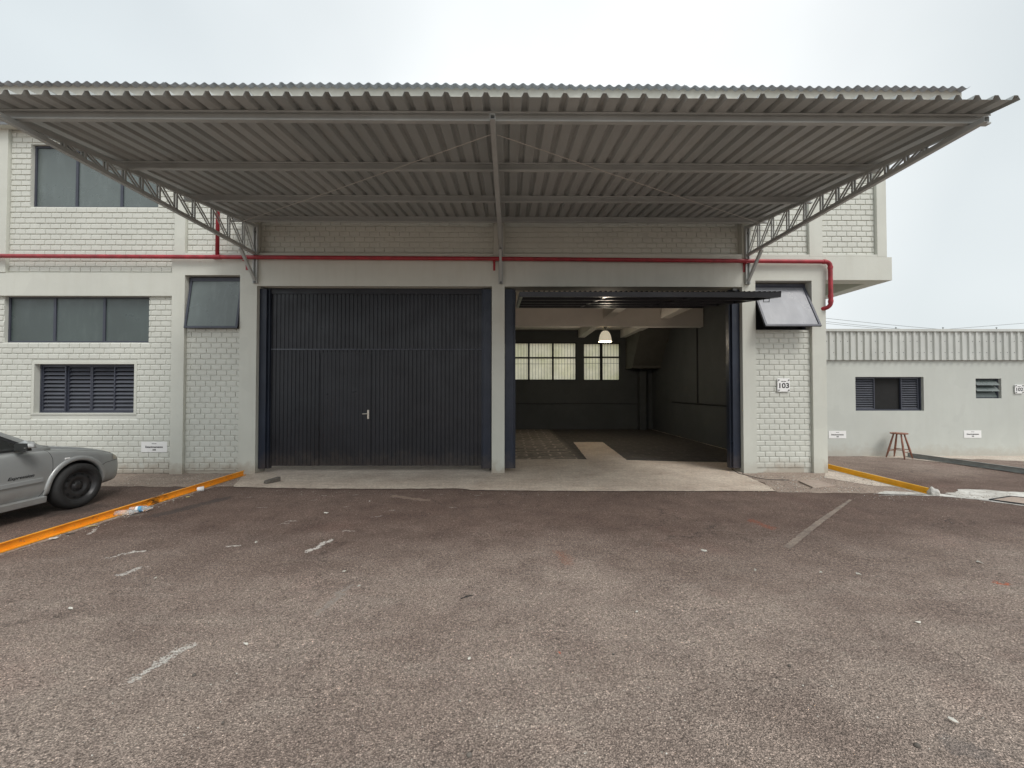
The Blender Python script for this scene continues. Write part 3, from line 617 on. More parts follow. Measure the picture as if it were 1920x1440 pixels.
# top-hung sash in each side strip
def awning(xa, xb, topY, topz, botY, botz, opening, glass, label=None):
    mb = MB(); x0, x1, z0, z1 = opening; ft = 0.035; y = topY - .01
    mb.box(x0, x1, y, y + .05, z1 - ft, z1); mb.box(x0, x1, y, y + .05, z0, z0 + ft * .7)
    mb.box(x0, x0 + ft, y, y + .05, z0 + ft, z1 - ft); mb.box(x1 - ft, x1, y, y + .05, z0 + ft, z1 - ft)
    f = mb.build('hopper_window', M_frame, ware, bevel=0.003)
    T0 = Vector((xa, topY, topz)); T1 = Vector((xb, topY, topz)); B0 = Vector((xa, botY, botz)); B1 = Vector((xb, botY, botz))
    dn = (B0 - T0).normalized(); nrm = Vector((1, 0, 0)).cross(dn).normalized()
    s_ = MB(); fw = 0.04
    s_.bar(T0 + Vector((fw / 2, 0, 0)), B0 + Vector((fw / 2, 0, 0)), fw, 0.035, nrm); s_.bar(T1 - Vector((fw / 2, 0, 0)), B1 - Vector((fw / 2, 0, 0)), fw, 0.035, nrm)
    s_.bar(T0 + dn * fw / 2, T1 + dn * fw / 2, fw, 0.033, nrm); s_.bar(B0 - dn * fw / 2, B1 - dn * fw / 2, fw, 0.033, nrm)
    s_.build('sash', M_frame, f, bevel=0.002)
    p = MB(); o = nrm * 0.0
    q = [T0 + dn * fw + Vector((fw, 0, 0)), T1 + dn * fw - Vector((fw, 0, 0)), B1 - dn * fw - Vector((fw, 0, 0)), B0 - dn * fw + Vector((fw, 0, 0))]
    p.hexa([v - nrm * .003 for v in q] + [v + nrm * .003 for v in q]); p.build('pane', glass, f)
    return f
zl1 = strL[3]; zl0 = fz(613, REC)
awning(strL[0] + .03, strL[1] - .01, F + 0.11, zl1 - .05, F - 0.035, Z(616, F - .035), (strL[0] + .002, strL[1] - .002, zl0, zl1 - .02), M_glass)
zr1 = strR[3]; zr0 = fz(618, REC)
awning(strR[0] + .02, strR[1] - .02, F + 0.17, zr1 - .06, 7.155, Z(611, 7.155), (strR[0] + .002, strR[1] - .002, zr0 - .01, zr1 - .02), M_glass_aw)
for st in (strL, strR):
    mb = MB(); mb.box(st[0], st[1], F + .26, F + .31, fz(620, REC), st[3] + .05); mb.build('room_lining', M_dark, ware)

# ------------------------------------------------------------------ garage doors
def planks(mb, x0, x1, z0, z1, y, pitch=0.077, gap=0.009, d=0.009):
    n = int(round((x1 - x0) / pitch)); p = (x1 - x0) / n
    for i in range(n):
        a, b = x0 + i * p + gap / 2, x0 + (i + 1) * p - gap / 2; e = 0.006; yy = y + random.uniform(-.001, .001)
        mb.hexa([(a, y + d, z0), (b, y + d, z0), (b, y + d + .001, z0), (a, y + d + .001, z0), (a, y + d, z1), (b, y + d, z1), (b, y + d + .001, z1), (a, y + d + .001, z1)])
        A = [(a, y + d, z0), (b, y + d, z0), (b, y + d, z1), (a, y + d, z1)]; B = [(a + e, yy, z0), (b - e, yy, z0), (b - e, yy, z1), (a + e, yy, z1)]
        k = len(mb.v); mb.v += A + B
        for f in ((4, 5, 6, 7), (0, 1, 5, 4), (1, 2, 6, 5), (2, 3, 7, 6), (3, 0, 4, 7)): mb.f.append(tuple(k + i_ for i_ in f)); mb.mi.append(mb.cur)
GY = 7.58
gx0, gx1 = X(503, GY), X(904, GY); zt, zd, zbot = Z(552, GY), Z(655.5, GY), Z(873, GY); ztt = Z(540, GY)
wx0, wx1, wz0, wz1 = X(600, GY), X(696, GY), Z(870, GY), Z(663, GY)
mb = MB()
planks(mb, gx0, gx1, zd + .012, zt, GY)
planks(mb, gx0, wx0 - .010, zbot, zd - .012, GY); planks(mb, wx1 + .010, gx1, zbot, zd - .012, GY); planks(mb, wx0 - .010, wx1 + .010, wz1 + .016, zd - .012, GY); 
mb.box(gx0, gx1, GY + .0105, GY + .03, zbot, zt); mb.box(gx0 - .01, gx1 + .01, GY - .02, GY + .04, zt + .001, ztt)
mb.box(gx0 - .012, gx0 - .001, GY - .005, GY + .03, zbot, zt); mb.box(gx1 + .001, gx1 + .012, GY - .005, GY + .03, zbot, zt)
gd = mb.build('garage_door', M_char, ware); gd['label'] = 'closed charcoal ribbed garage door with a small door cut in it'
mb = MB(); mb.hexa([(gx0, GY - .014, zd - .008), (gx1, GY - .014, zd - .008), (gx1, GY + .008, zd - .008), (gx0, GY + .008, zd - .008), (gx0, GY - .006, zd + .012), (gx1, GY - .006, zd + .012), (gx1, GY + .008, zd + .012), (gx0, GY + .008, zd + .012)]); mb.build('seam_rail', M_blade, gd)
mb = MB(); planks(mb, wx0, wx1, wz0, wz1, GY + .004, 0.075); 
for q in ((wx0 - .005, wx0 + .003), (wx1 - .003, wx1 + .005)): mb.box(q[0], q[1], GY - .003, GY + .006, wz0, wz1)
mb.box(wx0, wx1, GY - .003, GY + .006, wz1 - .002, wz1 + .006); mb.build('wicket_door', M_char, gd)
hx, hz = P(690.5, 777, GY)
mb = MB(); mb.box(hx - .018, hx + .018, GY - .012, GY - .001, hz - .085, hz + .085); mb.tube([(hx, GY - .01, hz + .015), (hx, GY - .05, hz + .015), (hx - .02, GY - .055, hz + .015), (hx - .095, GY - .05, hz + .012)], 0.009, 8)
mb.build('door_handle', M_chrome, gd, bevel=0.002)
for sx in (0.28, 0.93):
    zz = wz0 + (wz1 - wz0) * sx; mb = MB(); mb.tube([(wx0 - .006, GY - .008, zz - .04), (wx0 - .006, GY - .008, zz + .04)], 0.007, 8); mb.build('hinge', M_char, gd)
def guide(x0, x1, y, parent, bot=0.085, side=1):
    mb = MB(); mb.box(x0, x1, y, y + .16, bot, zlint - .03)
    mb.box(x1 + .001 if side > 0 else x0 - .035, x1 + .035 if side > 0 else x0 - .001, y + .05, y + .16, bot - .01, zlint - .03)
    return mb.build('guide_post', M_navy, parent, bevel=0.003)
guide(X(486, 7.49), X(499, 7.49), 7.48, gd); guide(X(906, 7.49), X(921, 7.49), 7.48, gd, side=-1)
mb = MB(); mb.box(d1[0], gx0 + .2, GY + .1, GY + .12, 0.12, zlint + .1); mb.box(gx1 - .2, d1[1], GY + .1, GY + .12, 0.12, zlint + .1); mb.box(gx0, gx1, GY + .1, GY + .12, zt, zlint + .1); mb.build('backing', M_dark, gd)
# open tilt-up door: hinged level, outer edge forward of the facade
oY0, oY1 = F * 0.805, F * 1.13; ox0, ox1 = X(974, oY0), X(1466, oY0)
oz0, oz1 = Z(556.5, oY0), Z(577.5, oY1); oh = 0.075
od = Vector((0, oY1 - oY0, oz1 - oz0)); ol = od.length; odn = od.normalized(); onn = Vector((0, -odn.z, odn.y))
def OP(x, t, n): return Vector((x, oY0, oz0)) + odn * t + onn * n
mb = MB()
def obox(mb, x0, x1, t0, t1, n0, n1): mb.hexa([OP(x0, t0, n0), OP(x1, t0, n0), OP(x1, t1, n0), OP(x0, t1, n0), OP(x0, t0, n1), OP(x1, t0, n1), OP(x1, t1, n1), OP(x0, t1, n1)])
obox(mb, ox0, ox1, 0, 0.05, 0, oh); obox(mb, ox0, ox1, ol - .05, ol, 0, oh)
obox(mb, ox0, ox0 + .05, .05, ol - .05, 0, oh); obox(mb, ox1 - .05, ox1, .05, ol - .05, 0, oh)
for t_ in (0.55, 1.15, 1.75): obox(mb, ox0 + .05, ox1 - .05, t_, t_ + .06, 0.0, oh - .004)
for x_ in (1.35, 2.75): obox(mb, ox0 + x_, ox0 + x_ + .05, .05, ol - .05, .02, oh - .006)
pr = []; n = int((ox1 - ox0) / 0.077); p = (ox1 - ox0) / n
for i in range(n):
    a = ox0 + i * p; pr += [(a, .0), (a + p * .62, .0), (a + p * .68, .016), (a + p * .94, .016)]
pr.append((ox1, 0))
b = len(mb.v)
for x_, h_ in pr: mb.v += [tuple(OP(x_, 0.0, oh + .002 + h_)), tuple(OP(x_, ol, oh + .002 + h_))]
for i in range(len(pr) - 1): mb.f.append((b + 2 * i, b + 2 * i + 2, b + 2 * i + 3, b + 2 * i + 1)); mb.mi.append(0)
god = mb.build('garage_door', M_char, ware); god['label'] = 'raised charcoal garage door tilted level over the right opening'
mb = MB(); mb.box(OP(ox0, .05, 0).x + .06, ox1 - .06, 0, 0, 0, 0) if False else None
q0, q1 = X(1441, oY0), X(1452, oY0)
mb.tube([(q0, oY0 + .1, oz0 + .01), (q0, oY0 + .1, oz0 - .05), (q1, oY0 + .1, oz0 - .047), (q1, oY0 + .1, oz0 + .01)], 0.006, 6); mb.build('pull_handle', M_char, god)
for xs_ in (ox0 - .03, ox1 - .02 - .0):
    pass
mb = MB(); mb.bar((ox0 - .03, 7.50, zlint - .1), OP(ox0 - .03, 2.1, 0.02), 0.012, 0.04); mb.build('lift_arm', M_char, god)
mb = MB(); mb.bar((ox1 + .02, 7.50, zlint - .1), OP(ox1 + .02, 2.1, 0.02), 0.012, 0.04); mb.build('lift_arm', M_char, god)
guide(X(946.5, 7.49), X(963, 7.49), 7.48, god); guide(X(1373, 7.49), X(1387, 7.49), 7.48, god, side=-1)
mb = MB(); bx = X(1378, 7.45); mb.box(bx - .03, bx + .04, 7.44, 7.47, zlint - .055, zlint - .02); mb.build('bracket', M_rail, god)

# ------------------------------------------------------------------ workshop interior
CEI = 4.0; WT = 0.12
mb = MB()
bw1 = (X(944, INY), X(1081, INY), Z(713, INY), Z(642, INY)); bw2 = (X(1094, INY), X(1163, INY), Z(713.5, INY), Z(643, INY))
holed(mb, INX0, INX1, 0, CEI, INY, INY + .2, [bw1, bw2])
mb.box(INX1, INX1 + .02, F + .31, INY, 0, CEI)
mb.build('back_wall', M_inwall, ware)
mb = MB(); mb.box(INX0 - WT, INX0, F + .31, INY, 0, CEI); mb.build('partition_wall', M_inwall, ware)
mb = MB(); mb.box(INX0 - WT, INX1 + .02, F + .31, INY + .2, CEI, CEI + .08); mb.build('ceiling', M_inbeam, ware)
BY = 11.6
mb = MB(); mb.box(INX0, INX1, BY, BY + .22, Z(612, BY), CEI); mb.build('ceiling_beam', M_inbeam, ware, bevel=.005)
jz = Z(597, BY)
for a in (X(1131, BY), X(1239, BY)):
    mb = MB(); mb.box(a, a + .26, F + .32, BY - .002, jz, CEI - .002); mb.box(a, a + .26, BY + .222, INY - .002, jz, CEI - .002); mb.build('ceiling_beam', M_inbeam, ware, bevel=.004)
def grille_window(h, mull, tr, bars, parent):
    x0, x1, z0, z1 = h; y = INY + .05; ft = .035; mb = MB()
    mb.box(x0, x1, y, y + .05, z1 - ft, z1); mb.box(x0, x1, y, y + .05, z0, z0 + ft); mb.box(x0, x0 + ft, y, y + .05, z0 + ft, z1 - ft); mb.box(x1 - ft, x1, y, y + .05, z0 + ft, z1 - ft)
    for m_ in mull: mb.box(m_[0] - m_[1], m_[0] + m_[1], y + .002, y + .048, z0 + ft, z1 - ft)
    mb.box(x0 + ft, x1 - ft, y + .004, y + .046, tr - .03, tr + .03)
    f = mb.build('window', M_inkdark, parent)
    xs = [x0 + ft] + [v for m_ in mull for v in (m_[0] - m_[1], m_[0] + m_[1])] + [x1 - ft]
    for i in range(0, len(xs), 2):
        for a, b in ((z0 + ft, tr - .03), (tr + .03, z1 - ft)):
            p_ = MB(); p_.face([(xs[i], y + .03, a), (xs[i + 1], y + .03, a), (xs[i + 1], y + .03, b), (xs[i], y + .03, b)]); p_.build('pane', M_backglass, f)
    g_ = MB(); n = int((x1 - x0) / bars)
    for i in range(1, n): g_.tube([(x0 + (x1 - x0) * i / n, y - .012, z0), (x0 + (x1 - x0) * i / n, y - .012, z1)], .0055, 5)
    g_.tube([(x0, y - .02, tr - .25), (x1, y - .02, tr - .25)], .006, 5); g_.build('grille', M_inkdark, f)
grille_window(bw1, [(X(991.5, INY), .03), (X(1037, INY), .035)], Z(670.5, INY), 0.115, ware)
grille_window(bw2, [(X(1128, INY), .055)], Z(669.5, INY), 0.115, ware)
mb = MB(); zc = Z(756.5, INY - .02)
mb.tube([(INX0, INY - .012, zc), (1.5, INY - .012, zc - .015), (3.0, INY - .012, zc), (5.2, INY - .012, zc - .02)], .013, 6); mb.build('cable', M_inkdark, ware)
mb = MB(); yv = INX1 / ((1310 - 954.4) / 740.0); s0 = INX1 / ((1262 - 954.4) / 740.0)
zz = 1.55 - (757 - 733) / 740 * yv
mb.tube([(INX1 - .02, s0, zz), (INX1 - .02, F + .4, zz)], .022, 6); mb.tube([(INX1 - .02, yv, zz), (INX1 - .02, yv, CEI)], .022, 6); mb.build('conduit', M_inkdark, ware)
mb = MB()                                           # sloping underside of a stair by the back corner
qx0, qx1, qb = 4.68, INX1 - .002, 2.41
mb.hexa([(qx0, 14.93, qb + .10), (qx1, 14.93, qb + .10), (qx1, INY - .01, qb + .10), (qx0, INY - .01, qb + .10), (qx0, 13.7, CEI - .001), (qx1, 13.7, CEI - .001), (qx1, INY - .01, CEI - .001), (qx0, INY - .01, CEI - .001)])
mb.box(qx0 - .01, qx1, 14.90, INY - .01, qb, qb + .098)
mb.build('stair_soffit', plain('soffit_grey', (0.085, 0.083, 0.07), 0.8), ware)
mb = MB(); mb.box(5.15, 5.40, INY - .30, INY - .005, 0, CEI - .01); mb.build('pillar', M_inwall, ware)

# pendant lamp
LX, LY = X(1135, BY + .11), BY + .11; lz = Z(612, BY)
lamp = thing('pendant_lamp', (LX, LY, lz), 'lit dome pendant lamp hanging under the workshop ceiling beam', 'lamp')
mb = MB(); mb.lathe([(0, -.001), (.05, -.001), (.05, -.02), (.012, -.035), (.012, -.14)], (LX, LY, lz), n=16); mb.build('ceiling_rose', M_inkdark, lamp, smooth=True)
zb0, zb1 = Z(640.5, LY), Z(620, LY)
prof = []
for i in range(9):
    a = i / 8 * math.pi / 2; prof.append((0.03 + 0.158 * math.sin(a) ** 0.9, zb0 + (zb1 - zb0) * math.cos(a) ** 1.1))
m, t, b = mat_new('lamp_shade_glow'); b.inputs['Base Color'].default_value = (0.8, 0.75, 0.6, 1)
b.inputs['Emission Color'].default_value = (1.0, 0.88, 0.66, 1); b.inputs['Emission Strength'].default_value = 0.28; b.inputs['Alpha'].default_value = 1
mb = MB(); mb.lathe(prof, (LX, LY, 0), n=32); mb.build('lamp_shade', m, lamp, smooth=True)
m, t, b = mat_new('bulb_glow'); b.inputs['Emission Color'].default_value = (1.0, 0.80, 0.50, 1); b.inputs['Emission Strength'].default_value = 14
mb = MB(); mb.lathe([(0.0, zb0 + .16), (.04, zb0 + .15), (.07, zb0 + .09), (.065, zb0 + .03), (0, zb0 - .005)], (LX, LY, 0), n=20); mb.build('bulb', m, lamp, smooth=True)
ld = bpy.data.lights.new('bulb_light', 'POINT'); ld.energy = 40; ld.color = (1.0, 0.86, 0.68); ld.shadow_soft_size = .08
lo = bpy.data.objects.new('bulb_light', ld); col.objects.link(lo); lo.location = (LX, LY, zb0 - .06)
hx_ = X(1114.5, BY + .05); mb = MB()
mb.tube([(hx_ + .045 * math.cos(a * math.pi / 8), BY + .1, lz - .03 + .045 * math.sin(a * math.pi / 8)) for a in range(17)], .008, 6)
tag(mb.build('hook_ring', M_white, None), 'small pale ring hanging under the beam left of the lamp', 'ring')

# ------------------------------------------------------------------ canopy
SL = 0.135
def cz_(Y): return CZ + (512 / 740.0) * (0.508 * F) + SL * (Y - 0.508 * F)     # underside height of purlins
can = thing('canopy', (0, F, cz_(F)), 'wide grey metal canopy with trapezoid roof sheets over both garage doors', 'canopy')
TX = [-4.74, -0.155, 4.50]; CX0, CX1 = -5.0, 4.69
PH = 0.093
for s_ in (0.508, 0.658, 0.812, 0.955):
    Y = s_ * F; z = cz_(Y); mb = MB()
    poly = [(0, 0), (.045, 0), (.045, PH), (0, PH), (0, PH - .016), (.003, PH - .016), (.003, PH - .003), (.042, PH - .003), (.042, .003), (.003, .003), (.003, .016), (0, .016)]
    mb.prism(poly, (CX0, Y, z), (CX1 - CX0, 0, 0), (0, 1, 0), (0, 0, 1)); mb.build('purlin', M_steel, can)
def trap(x, pitch=0.18, hgt=0.04):
    u = (x / pitch) % 1.0
    return 0
YF, YB = 0.478 * F, F - 0.01; seamX = -0.57
k0 = -5; xs = []
mb = MB(); mb.box(CX0, CX1 - .05, F - .16, D14 + .011, cz_(F) + PH + .046, cz_(F) + PH + .052); mb.build('wall_flashing', M_sheet, can)
x = seamX + 0.9 * k0
k = k0
while x < CX1 - 0.03:
    xa = x; xb = min(x + 0.9 + 0.03, CX1 + 0.02); lift = 0.0035 * ((k) % 2)
    pts = []; m = 0
    while True:
        bx_ = xa + m * 0.18
        seq = [(bx_ + .0, 0.042), (bx_ + .018, 0.042), (bx_ + .040, 0.0), (bx_ + .140, 0.0), (bx_ + .162, .042)]
        done = False
        for q in seq:
            if q[0] > xb + 1e-6: done = True; break
            if not pts or q[0] > pts[-1][0] + 1e-6: pts.append(q)
        if done or bx_ > xb: break
        m += 1
    if xa < CX0 - 0.2: pts = [q for q in pts if q[0] >= CX0 - 0.02]
    if len(pts) > 2:
        mb = MB(); jit = random.uniform(-.006, .006)
        ny = 8
        for j in range(ny + 1):
            Y = YF + jit + (YB - YF) * j / ny
            for (px_, h_) in pts: mb.v.append((px_, Y, cz_(Y) + PH + .002 + h_ + lift + random.uniform(-.0008, .0008)))
        L = len(pts)
        for j in range(ny):
            for i in range(L - 1): mb.f.append((j * L + i, j * L + i + 1, (j + 1) * L + i + 1, (j + 1) * L + i)); mb.mi.append(0)
        mb.build('roof_sheet', M_sheet, can, solid=0.0012)
    x += 0.9; k += 1
zbc = CZ + (512.5 / 740.0) * (0.5 * F)          # bottom chord centre height
for ti, tx in enumerate(TX):
    def topz(Y): return cz_(Y) - 0.004
    yf = 0.492 * F; zb_ = zbc
    mb = MB(); e = 0.025; ww = 0.05
    outer = [(-e, -e), (e, -e), (e, e), (-e, e)]
    # hollow square bottom chord
    for (u0, u1, v0, v1) in ((-e, e, -e, -e + .003), (-e, e, e - .003, e), (-e, -e + .003, -e + .003, e - .003), (e - .003, e, -e + .003, e - .003)):
        mb.box(tx + u0, tx + u1, yf, F - 0.055, zb_ + v0, zb_ + v1)
    truss = mb.build('truss', M_steel, can)
    mb = MB(); mb.box(tx - .021, tx + .021, yf + .06, yf + .065, zb_ - .021, zb_ + .021); mb.build('tube_plug', M_dark, truss)
    mb = MB(); mb.bar((tx, 0.512 * F, topz(0.512 * F)), (tx, F - .03, topz(F - .03)), .046, .048); mb.build('top_chord', M_steel, truss)
    ss = [0.95, 0.90, 0.85, 0.80, 0.757, 0.72, 0.686, 0.655, 0.625, 0.593, 0.566]
    prevY = F - 0.045
    for s_ in ss:
        Y = s_ * F
        for dx in (-.018, .018):
            mb = MB(); mb.bar((tx + dx, Y, zb_ + .02), (tx + dx, Y, topz(Y) - .02), .014, .020); mb.build('upright', M_steel, truss)
            mb = MB(); mb.bar((tx + dx, prevY - .03, zb_ + .02), (tx + dx, Y + .03, topz(Y + .03) - .02), .013, .018); mb.build('diagonal', M_steel, truss)
        prevY = Y
    mb = MB(); zlow = Z(533, F)
    mb.box(tx - .042, tx - .022, F - .05, F - .002, zlow, topz(F) + .02); mb.box(tx + .022, tx + .042, F - .05, F - .002, zlow, topz(F) + .02)
    mb.box(tx - .022, tx + .022, F - .012, F - .003, zlow, topz(F) + .02); mb.build('wall_post', M_steel, truss)
    mb = MB(); mb.bar((tx, 0.94 * F, zb_ - .045), (tx, F - .035, zlow + .05), .044, .044, (1, 0, 0)); mb.build('knee_brace', M_steel, truss)
    for zz_ in (zlow + .02, topz(F) - .12):
        mb = MB(); mb.box(tx - .020, tx + .020, F - .060, F - .051, zz_ - .02, zz_ + .02)
        mb.lathe([(0, 0), (.009, 0), (.009, -.014), (0, -.014)], (tx, F - .060, zz_), 'Y', 8)
        mb.build('bolt_plate', M_rail, truss)
for (a, b) in ((TX[1] + .03, TX[2] - .05), (TX[1] - .03, TX[0] + .05)):
    mb = MB(); y0_, y1_ = .535 * F, .94 * F; mb.tube([(a, y0_, cz_(y0_) - .03), ((a + b) / 2, (y0_ + y1_) / 2, cz_((y0_ + y1_) / 2) - .045), (b, y1_, cz_(y1_) - .03)], .0045, 6); mb.build('tie_rod', plain('rod_%d' % int(a * 100), (.5, .48, .44), .4), can)

# ------------------------------------------------------------------ red fire pipe
PYc = F - 0.075; pz = Z(485.3, PYc); pr_ = 0.037
pipe = thing('fire_pipe', (0, PYc, pz), 'long red steel fire water pipe running along the facade beam', 'pipe')
ex = X(1559.5, PYc); pzr = Z(489.3, PYc)
def arc(c, r, a0, a1, u, v, n=8): return [Vector(c) + Vector(u) * r * math.cos(R(a0 + (a1 - a0) * i / n)) + Vector(v) * r * math.sin(R(a0 + (a1 - a0) * i / n)) for i in range(n + 1)]
zl_ = Z(483.3, PYc); ez = Z(566, PYc)
run = [Vector((XL, PYc, zl_ + .02)), Vector((-5.5, PYc, zl_)), Vector((0, PYc, pz)), Vector((4.5, PYc, pzr + .01))] + arc((ex - .09, PYc, pzr - .09), .09, 90, 0, (1, 0, 0), (0, 0, 1))
low = arc((ex - .07, PYc + .07, ez), .10, 0, -90, Vector((1, -1, 0)).normalized(), (0, 0, 1))
run += low + [low[-1] + Vector((-.10, .10, -.015))]
mb = MB(); mb.tube(run, pr_, 16); mb.build('pipe_run', M_red, pipe, smooth=True)
for c, d in (((ex - .11, PYc, pzr), (1, 0, 0)), ((ex, PYc, pzr - .11), (0, 0, 1)), ((ex, PYc, ez + .02), (0, 0, 1)), ((ex, PYc, ez + .12), (0, 0, 1))):
    c = Vector(c); d = Vector(d); mb = MB(); mb.tube([c - d * .022, c + d * .022], pr_ + .006, 16); mb.build('coupling', M_red, pipe)
vx = X(404.5, PYc); mb = MB(); mb.tube([(vx, PYc, zl_), (vx, PYc, UPR)], .032, 14); mb.build('riser_pipe', M_red, pipe, smooth=True)
mb = MB(); mb.tube([(vx - .07, PYc, zl_), (vx + .07, PYc, zl_)], pr_ + .006, 14); mb.build('tee_joint', M_red, pipe)
for bx_, lz_ in ((X(926.5, F), pz), (X(1397, F), pz - .02), (X(461, F), pz)):
    mb = MB(); mb.box(bx_ - .02, bx_ + .02, F - .012, F - .001, lz_ - .20, lz_ - .02); mb.box(bx_ - .02, bx_ + .02, PYc - .03, F - .013, lz_ - .055, lz_ - .042); mb.build('bracket', M_red, pipe)
bx_ = low[-1] + Vector((-.06, .06, -.07)); mb = MB(); mb.box(bx_.x - .07, bx_.x + .07, bx_.y - .02, bx_.y + .02, bx_.z - .012, bx_.z + .004); mb.build('bracket', M_red, pipe)

# ------------------------------------------------------------------ low building on the right
LYF = F * 1.262
low_b = thing('low_building', (10, LYF, 0), 'low pale grey plastered building clad with ribbed sheet along its top', 'building')
lx0, lx1 = 5.99, 19.0; lzt = Z(618, LYF); lzc = Z(675, LYF)
wA = (X(1603.5, LYF), X(1731.5, LYF), Z(770.5, LYF), Z(706.5, LYF)); wB = (X(1829, LYF), X(1877, LYF), Z(747, LYF), Z(709.5, LYF))
mb = MB(); holed(mb, lx0, lx1, 0, lzt, LYF, LYF + .18, [wA, wB]); mb.box(lx1, lx1 + .2, LYF, LYF + 6, 0, lzt); mb.build('wall', M_lowwall, low_b)
mb = MB(); mb.box(lx0, lx1, LYF + .19, LYF + 6, lzt - .3, lzt - .2); mb.build('roof', M_fibro, low_b)
M_clad = plain('cladding_paint', (0.55, 0.565, 0.535), 0.5, 0, 0.08, 2, 30, 0.05)
cy = LYF - 0.045; cpt = 0.1665; pts = []; x = lx0
while x < lx1:
    pts += [(x, 0.0), (x + .088, 0.0), (x + .100, -.032), (x + .148, -.032), (x + .160, 0)]
    x += cpt
mb = MB(); zq = [lzc, lzt - .015]
for z_ in zq:
    for (a, d) in pts: mb.v.append((a, cy + d, z_))
L = len(pts)
for i in range(L - 1): mb.f.append((i, i + 1, L + i + 1, L + i)); mb.mi.append(0)
mb.build('cladding', M_clad, low_b, solid=.0015)
mb = MB(); x = lx0 + .05; kk = 0
while x < lx1:
    for zf in (.25, .62):
        if kk % 2 == 0 or random.random() < .4: mb.lathe([(0, -.006), (.008, -.006), (.010, 0)], (x, cy - .0, lzc + (lzt - lzc) * zf), 'Y', 6)
    x += cpt; kk += 1
mb.build('screws', M_rail, low_b)
mb = MB(); mb.box(lx0, lx1, cy - .05, LYF + .2, lzt - .014, lzt + .012); mb.box(lx0, lx1, cy - .055, cy - .045, lzt - .045, lzt + .012); mb.build('roof_flashing', M_clad, low_b)
for px_ in (1685, 1774, 1875):
    mb = MB(); xx_ = X(px_, LYF); mb.tube([(xx_, LYF + .05, lzt), (xx_, LYF + .05, lzt + .07)], .008, 6); mb.tube([(xx_ - .015, LYF + .05, lzt + .07), (xx_ + .02, LYF + .05, lzt + .065)], .008, 6); mb.build('hook_bolt', M_rail, low_b)
# shuttered window
fy = LYF + .06; x0, x1, z0, z1 = wA; mb = MB(); ft = .03
mb.box(x0, x1, fy, fy + .07, z1 - ft, z1); mb.box(x0, x1, fy, fy + .07, z0, z0 + ft); mb.box(x0, x0 + ft, fy, fy + .07, z0 + ft, z1 - ft); mb.box(x1 - ft, x1, fy, fy + .07, z0 + ft, z1 - ft)
fo = mb.build('window', M_frame, low_b)
q = [x0 + .03, X(1640, fy), X(1689, fy), X(1722, fy)]
louvres(q[0], q[1], z0 + ft, z1 - ft, fy + .02, 13, fo); louvres(q[2], q[3], z0 + ft, z1 - ft, fy + .02, 13, fo)
louvres(q[3] + .002, x1 - ft, z0 + ft, z1 - ft, fy + .05, 13, fo, ft=.01)
mb = MB(); mb.box(q[1], q[2], fy + .055, fy + .06, z0 + ft, z1 - ft); mb.build('pane', M_dark, fo)
mb = MB(); mb.box(x0, x1, LYF + .185, LYF + .20, z0 - .1, z1 + .1); mb.build('backing', M_dark, fo)
# small jalousie window
x0, x1, z0, z1 = wB; mb = MB(); ft = .022
mb.box(x0, x1, fy, fy + .06, z1 - ft, z1); mb.box(x0, x1, fy, fy + .06, z0, z0 + ft); mb.box(x0, x0 + ft, fy, fy + .06, z0 + ft, z1 - ft); mb.box(x1 - ft * 2, x1, fy, fy + .06, z0 + ft, z1 - ft)
fo = mb.build('window', M_frame, low_b); hgt = (z1 - z0 - 2 * ft) / 3
for i in range(3):
    a = z0 + ft + i * hgt; p_ = MB(); dy = .09 if i else .03
    p_.hexa([(x0 + ft, fy + .02 - dy, a + .004), (x1 - 2 * ft, fy + .02 - dy, a + .004), (x1 - 2 * ft, fy + .026 - dy, a + .004), (x0 + ft, fy + .026 - dy, a + .004),
             (x0 + ft, fy + .03, a + hgt - .004), (x1 - 2 * ft, fy + .03, a + hgt - .004), (x1 - 2 * ft, fy + .036, a + hgt - .004), (x0 + ft, fy + .036, a + hgt - .004)])
    p_.build('pane', M_glass if i else M_glass_dk, fo)
mb = MB(); mb.box(x0, x1, LYF + .185, LYF + .20, z0 - .1, z1 + .1); mb.build('backing', M_dark, fo)

# ------------------------------------------------------------------ signs
def emblem(x, y, z, w_, h_, s):
    mb = MB(); n = 7
    for i in range(n):
        a = x - w_ / 2 + w_ * i / n; hh = h_ * (1.0 if i % 3 else .6); mb.box(a, a + w_ / n * .78, y - .001, y, z - hh / 2, z + hh / 2)
    mb.build('emblem', M_black, s)
def number_sign(px, py, wpx, hpx, Y, txt, label):
    x, z = P(px, py, Y); w_ = wpx / 740 * Y; h_ = hpx / 740 * Y
    s = thing('number_sign', (x, Y, z), label, 'sign')
    mb = MB(); mb.box(x - w_ / 2, x + w_ / 2, Y - .006, Y, z - h_ / 2, z + h_ / 2); mb.build('plate', M_white, s, bevel=.002)
    text_mb(txt, h_ * .52, (x, Y - .0075, z - h_ * .06), 'number', M_black, s, bold=h_ * .012, sx=1.12)
    emblem(x, Y - .0062, z + h_ * .27, w_ * .42, h_ * .065, s)
    for a in (-1, 1):
        for b_ in (-1, 1):
            m_ = MB(); m_.lathe([(0, -.022), (.011, -.022), (.011, .02)], (x + a * w_ * .40, Y, z + b_ * h_ * .38), 'Y', 10); m_.build('standoff_bolt', M_rail, s)
